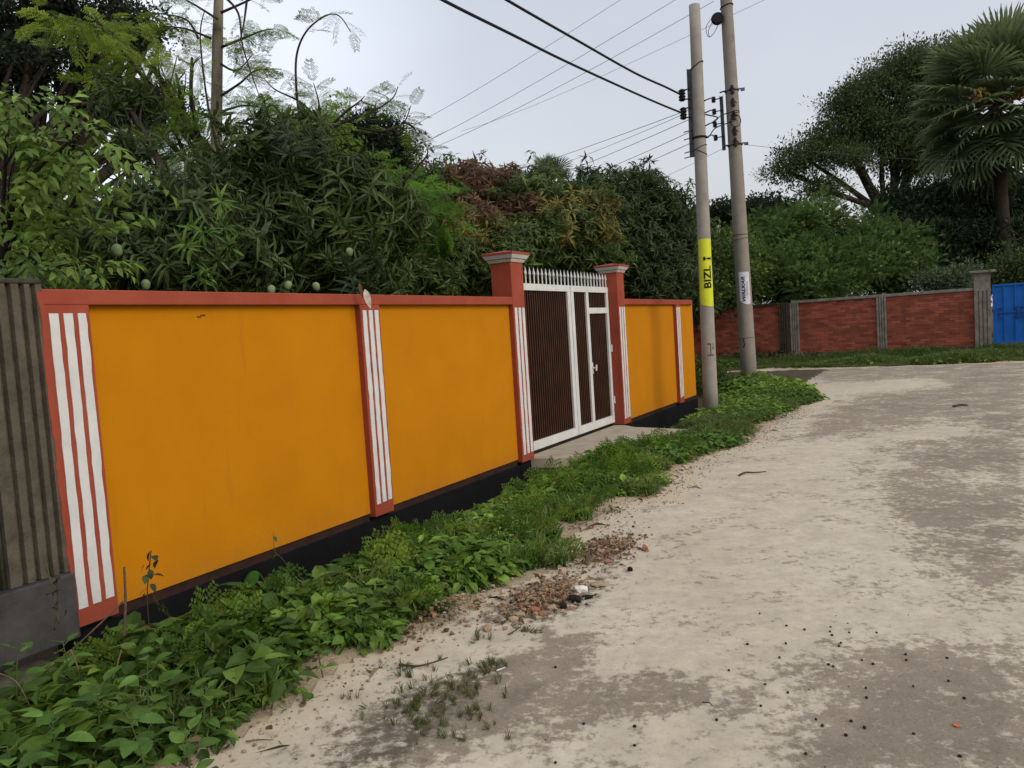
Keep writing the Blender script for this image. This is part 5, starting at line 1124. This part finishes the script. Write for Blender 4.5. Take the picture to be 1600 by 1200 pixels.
grp = [('broad leaved plant with toothed leaves at the very bottom left corner', 30, 1330, .34, 9, .105, 1), ('tall toothed leaf plant at the bottom, left of the sandy edge', 215, 1290, .40, 11, .11, 2), ('broad leaved plant right of the bottom left, leaning to the road', 245, 1180, .36, 11, .10, 3),
       ('leafy plant at the left edge below the grey plinth', 45, 1150, .42, 10, .095, 4), ('leafy plant under the first striped pilaster', 110, 1120, .36, 9, .085, 5), ('bushy plant below the ochre wall corner near the bare stick', 250, 1080, .30, 9, .08, 6),
       ('low broad leaved plant at the bottom beside the sandy patch', 330, 1160, .22, 9, .085, 7), ('leafy plant at the left edge half way up the weeds', 15, 1060, .36, 9, .08, 8), ('pale leaved plant between the first pilaster and the stick', 165, 1200, .30, 9, .10, 9),
       ('leafy plant just left of the bottom sandy edge', 300, 1250, .26, 9, .09, 10), ('plant with rounded leaves near the left bottom edge', 95, 1250, .30, 10, .11, 11), ('leafy sprig in the weeds below the black plinth', 420, 1030, .22, 8, .065, 12), ('leafy sprig at the weeds edge above the near sand', 505, 1060, .20, 8, .06, 13), ('low leafy plant at the outer weeds edge near the heap', 700, 915, .20, 8, .055, 14), ('leafy sprig in the middle of the weeds below the second pilaster', 610, 940, .22, 8, .055, 15), ('broad leaved sprig at the foot of the near black plinth', 330, 1000, .28, 8, .075, 16)]
for (l, px, py, h, n_, s, sd) in grp: plant(l, px, py, h, n_, s, sd)
# big arrow shaped leaf by the plinth
p = g(430, 960, -.05); tr = empty('taro_plant', (p[0], p[1], -.1), 'big arrow shaped green leaf standing against the black plinth', 'plant')
TL = [solid_leaf('leaf', .19, .13, .05, LEAF, (.045, .15, .025), n=10, fold=.1), solid_leaf('leaf', .12, .09, .04, LEAF, (.055, .15, .03), n=10, fold=.1)]
for (x, y, D, d, k) in ((398, 898, 5.35, (-.9, -.1, -.55), 0), (430, 902, 5.3, (1, .1, -.2), 1)):
    a = at(x+8, y-2, D) if k == 0 else at(x, y, D); MB().tube(smooth_path([(p[0], p[1], -.1), (np.array([p[0], p[1], -.1])+a)/2+np.array([.03, 0, 0]), a], 5), .004, 6).build('leaf_stalk', STEMM, tr, True)
    o = link('leaf', TL[k], None, tr, a); orient(o, d, (.2, -.6, 1))
# bare sticks
def stick(label, pts, r, mat=TW2, name='bare_stick'):
    P_ = smooth_path([at(*q) for q in pts], 5); o = MB().tube(P_, list(np.linspace(r, r*.6, len(P_))), 7).build(name, mat, smooth=True); return tag(o, label, 'stick')
STK = simple('brown_stick', (.10, .055, .038), (.06, .04, .03), 30, .9, .3)
stick('upright broken brown stick in front of the ochre wall corner', [(196, 1060, 3.75), (194, 1000, 3.8), (196, 940, 3.85), (194, 886, 3.9)], .009, STK)
stick('thin bare branch slanting from the stick down to the lower left', [(192, 940, 3.85), (140, 990, 3.7), (90, 1035, 3.6), (60, 1055, 3.5)], .005, STK)
stick('thorny dead branch crossing the weeds at the lower left', [(-10, 1140, 3.2), (60, 1122, 3.2), (110, 1095, 3.25), (165, 1080, 3.3), (190, 1015, 3.4)], .0045, STRAW)
stick('pale curved dry stem hanging in the lower left weeds', [(110, 1015, 3.3), (122, 1045, 3.3), (124, 1075, 3.3), (120, 1105, 3.3)], .003, STRAW)
stick('dead stem running from the thorny branch towards the bottom', [(165, 1080, 3.3), (150, 1120, 3.25), (135, 1150, 3.2)], .0045, STRAW)
stick('thin dry stem at the left edge of the weeds', [(-10, 1050, 3.1), (25, 1065, 3.1), (50, 1110, 3.1)], .003, STRAW)
# withered dark herb standing before the ochre panel
p0 = at(234, 985, 4.1); hb = empty('withered_herb', p0, 'dark withered herb standing in front of the ochre panel, right of the stick', 'plant')
MB().tube(smooth_path([p0, at(230, 930, 4.1), at(236, 860, 4.1)], 5), .003, 6).build('stem', TW2, hb, True)
WM = [solid_leaf('leaf', .05, .035, .02, LEAF, c, n=6) for c in ((.035, .022, .012), (.03, .04, .015), (.06, .09, .025))]
for i, (x, y) in enumerate(((234, 862), (240, 868), (226, 882), (238, 880), (246, 875), (228, 898), (240, 898), (236, 912), (230, 920), (226, 926), (234, 890))):
    o = link('leaf', WM[i % 3], None, hb, at(x, y, 4.1)); orient(o, (random.uniform(-1, 1), random.uniform(-.6, .2), random.uniform(-.8, .3)))
p0 = at(85, 985, 3.7); hb = empty('withered_herb', p0, 'dark seeded herb in front of the grey plinth at the left', 'plant')
MB().tube(smooth_path([p0, at(90, 940, 3.7), at(88, 900, 3.7)], 5), .003, 6).build('stem', TW2, hb, True); MB().tube(smooth_path([at(92, 975, 3.7), at(80, 915, 3.7), at(72, 880, 3.7)], 5), .0035, 6).build('stem', STEMM, hb, True)
for i, (x, y) in enumerate(((88, 902), (84, 908), (94, 905), (86, 922), (95, 921), (82, 926), (92, 938), (102, 952), (80, 950))):
    o = link('leaf', WM[i % 2], None, hb, at(x, y, 3.7)); orient(o, (random.uniform(-1, 1), random.uniform(-.6, .2), random.uniform(-.8, .3))); o.scale = (.7, .7, .7)
p0 = at(222, 985, 3.85); dl = tag(link('dry_leaf', solid_leaf('dry_leaf', .075, .05, .03, DEADB), None, None, at(215, 985, 3.8)), 'curled brown dry leaf caught beside the upright stick', 'leaf'); orient(dl, (.7, -.2, .5))
# thin vine up the ochre panel
vn_ = empty('climbing_vine', at(432, 905, 5.2), 'thin vine tendril with few leaves climbing in front of the plinth at the ochre panel', 'plant')
MB().tube(smooth_path([at(432, 905, 5.2), at(450, 890, 5.2), at(440, 872, 5.2), at(430, 862, 5.2), at(427, 832, 5.25)], 5), .002, 5).build('stem', STEMM, vn_, True)
for i, (x, y) in enumerate(((452, 878, ), (432, 866), (427, 838), (445, 890), (458, 906))):
    o = link('leaf', WM[2], None, vn_, at(x, y, 5.2)); orient(o, (random.uniform(-1, 1), -.4, random.uniform(-.8, .1))); o.scale = (.9, .9, .9)
# small dark insect-like mark on the ochre panel
mk = MB(); c_ = at(314, 493, 5.0); u_, z_ = along(c_[0], c_[1]), c_[2]
d_ = ray(314, 493); t_ = (W0+FY+.004)/(d_@Wn); q = d_*t_; u_ = q@Wd; z_ = q[2]+EYE
mk.wbox(u_-.03, u_, FY+.001, FY+.006, z_-.012, z_-.004).wbox(u_-.002, u_+.035, FY+.001, FY+.005, z_-.003, z_+.006)
tag(mk.build('wall_scratch', RUST), 'tiny dark red scratch on the first ochre panel near its top', 'mark')
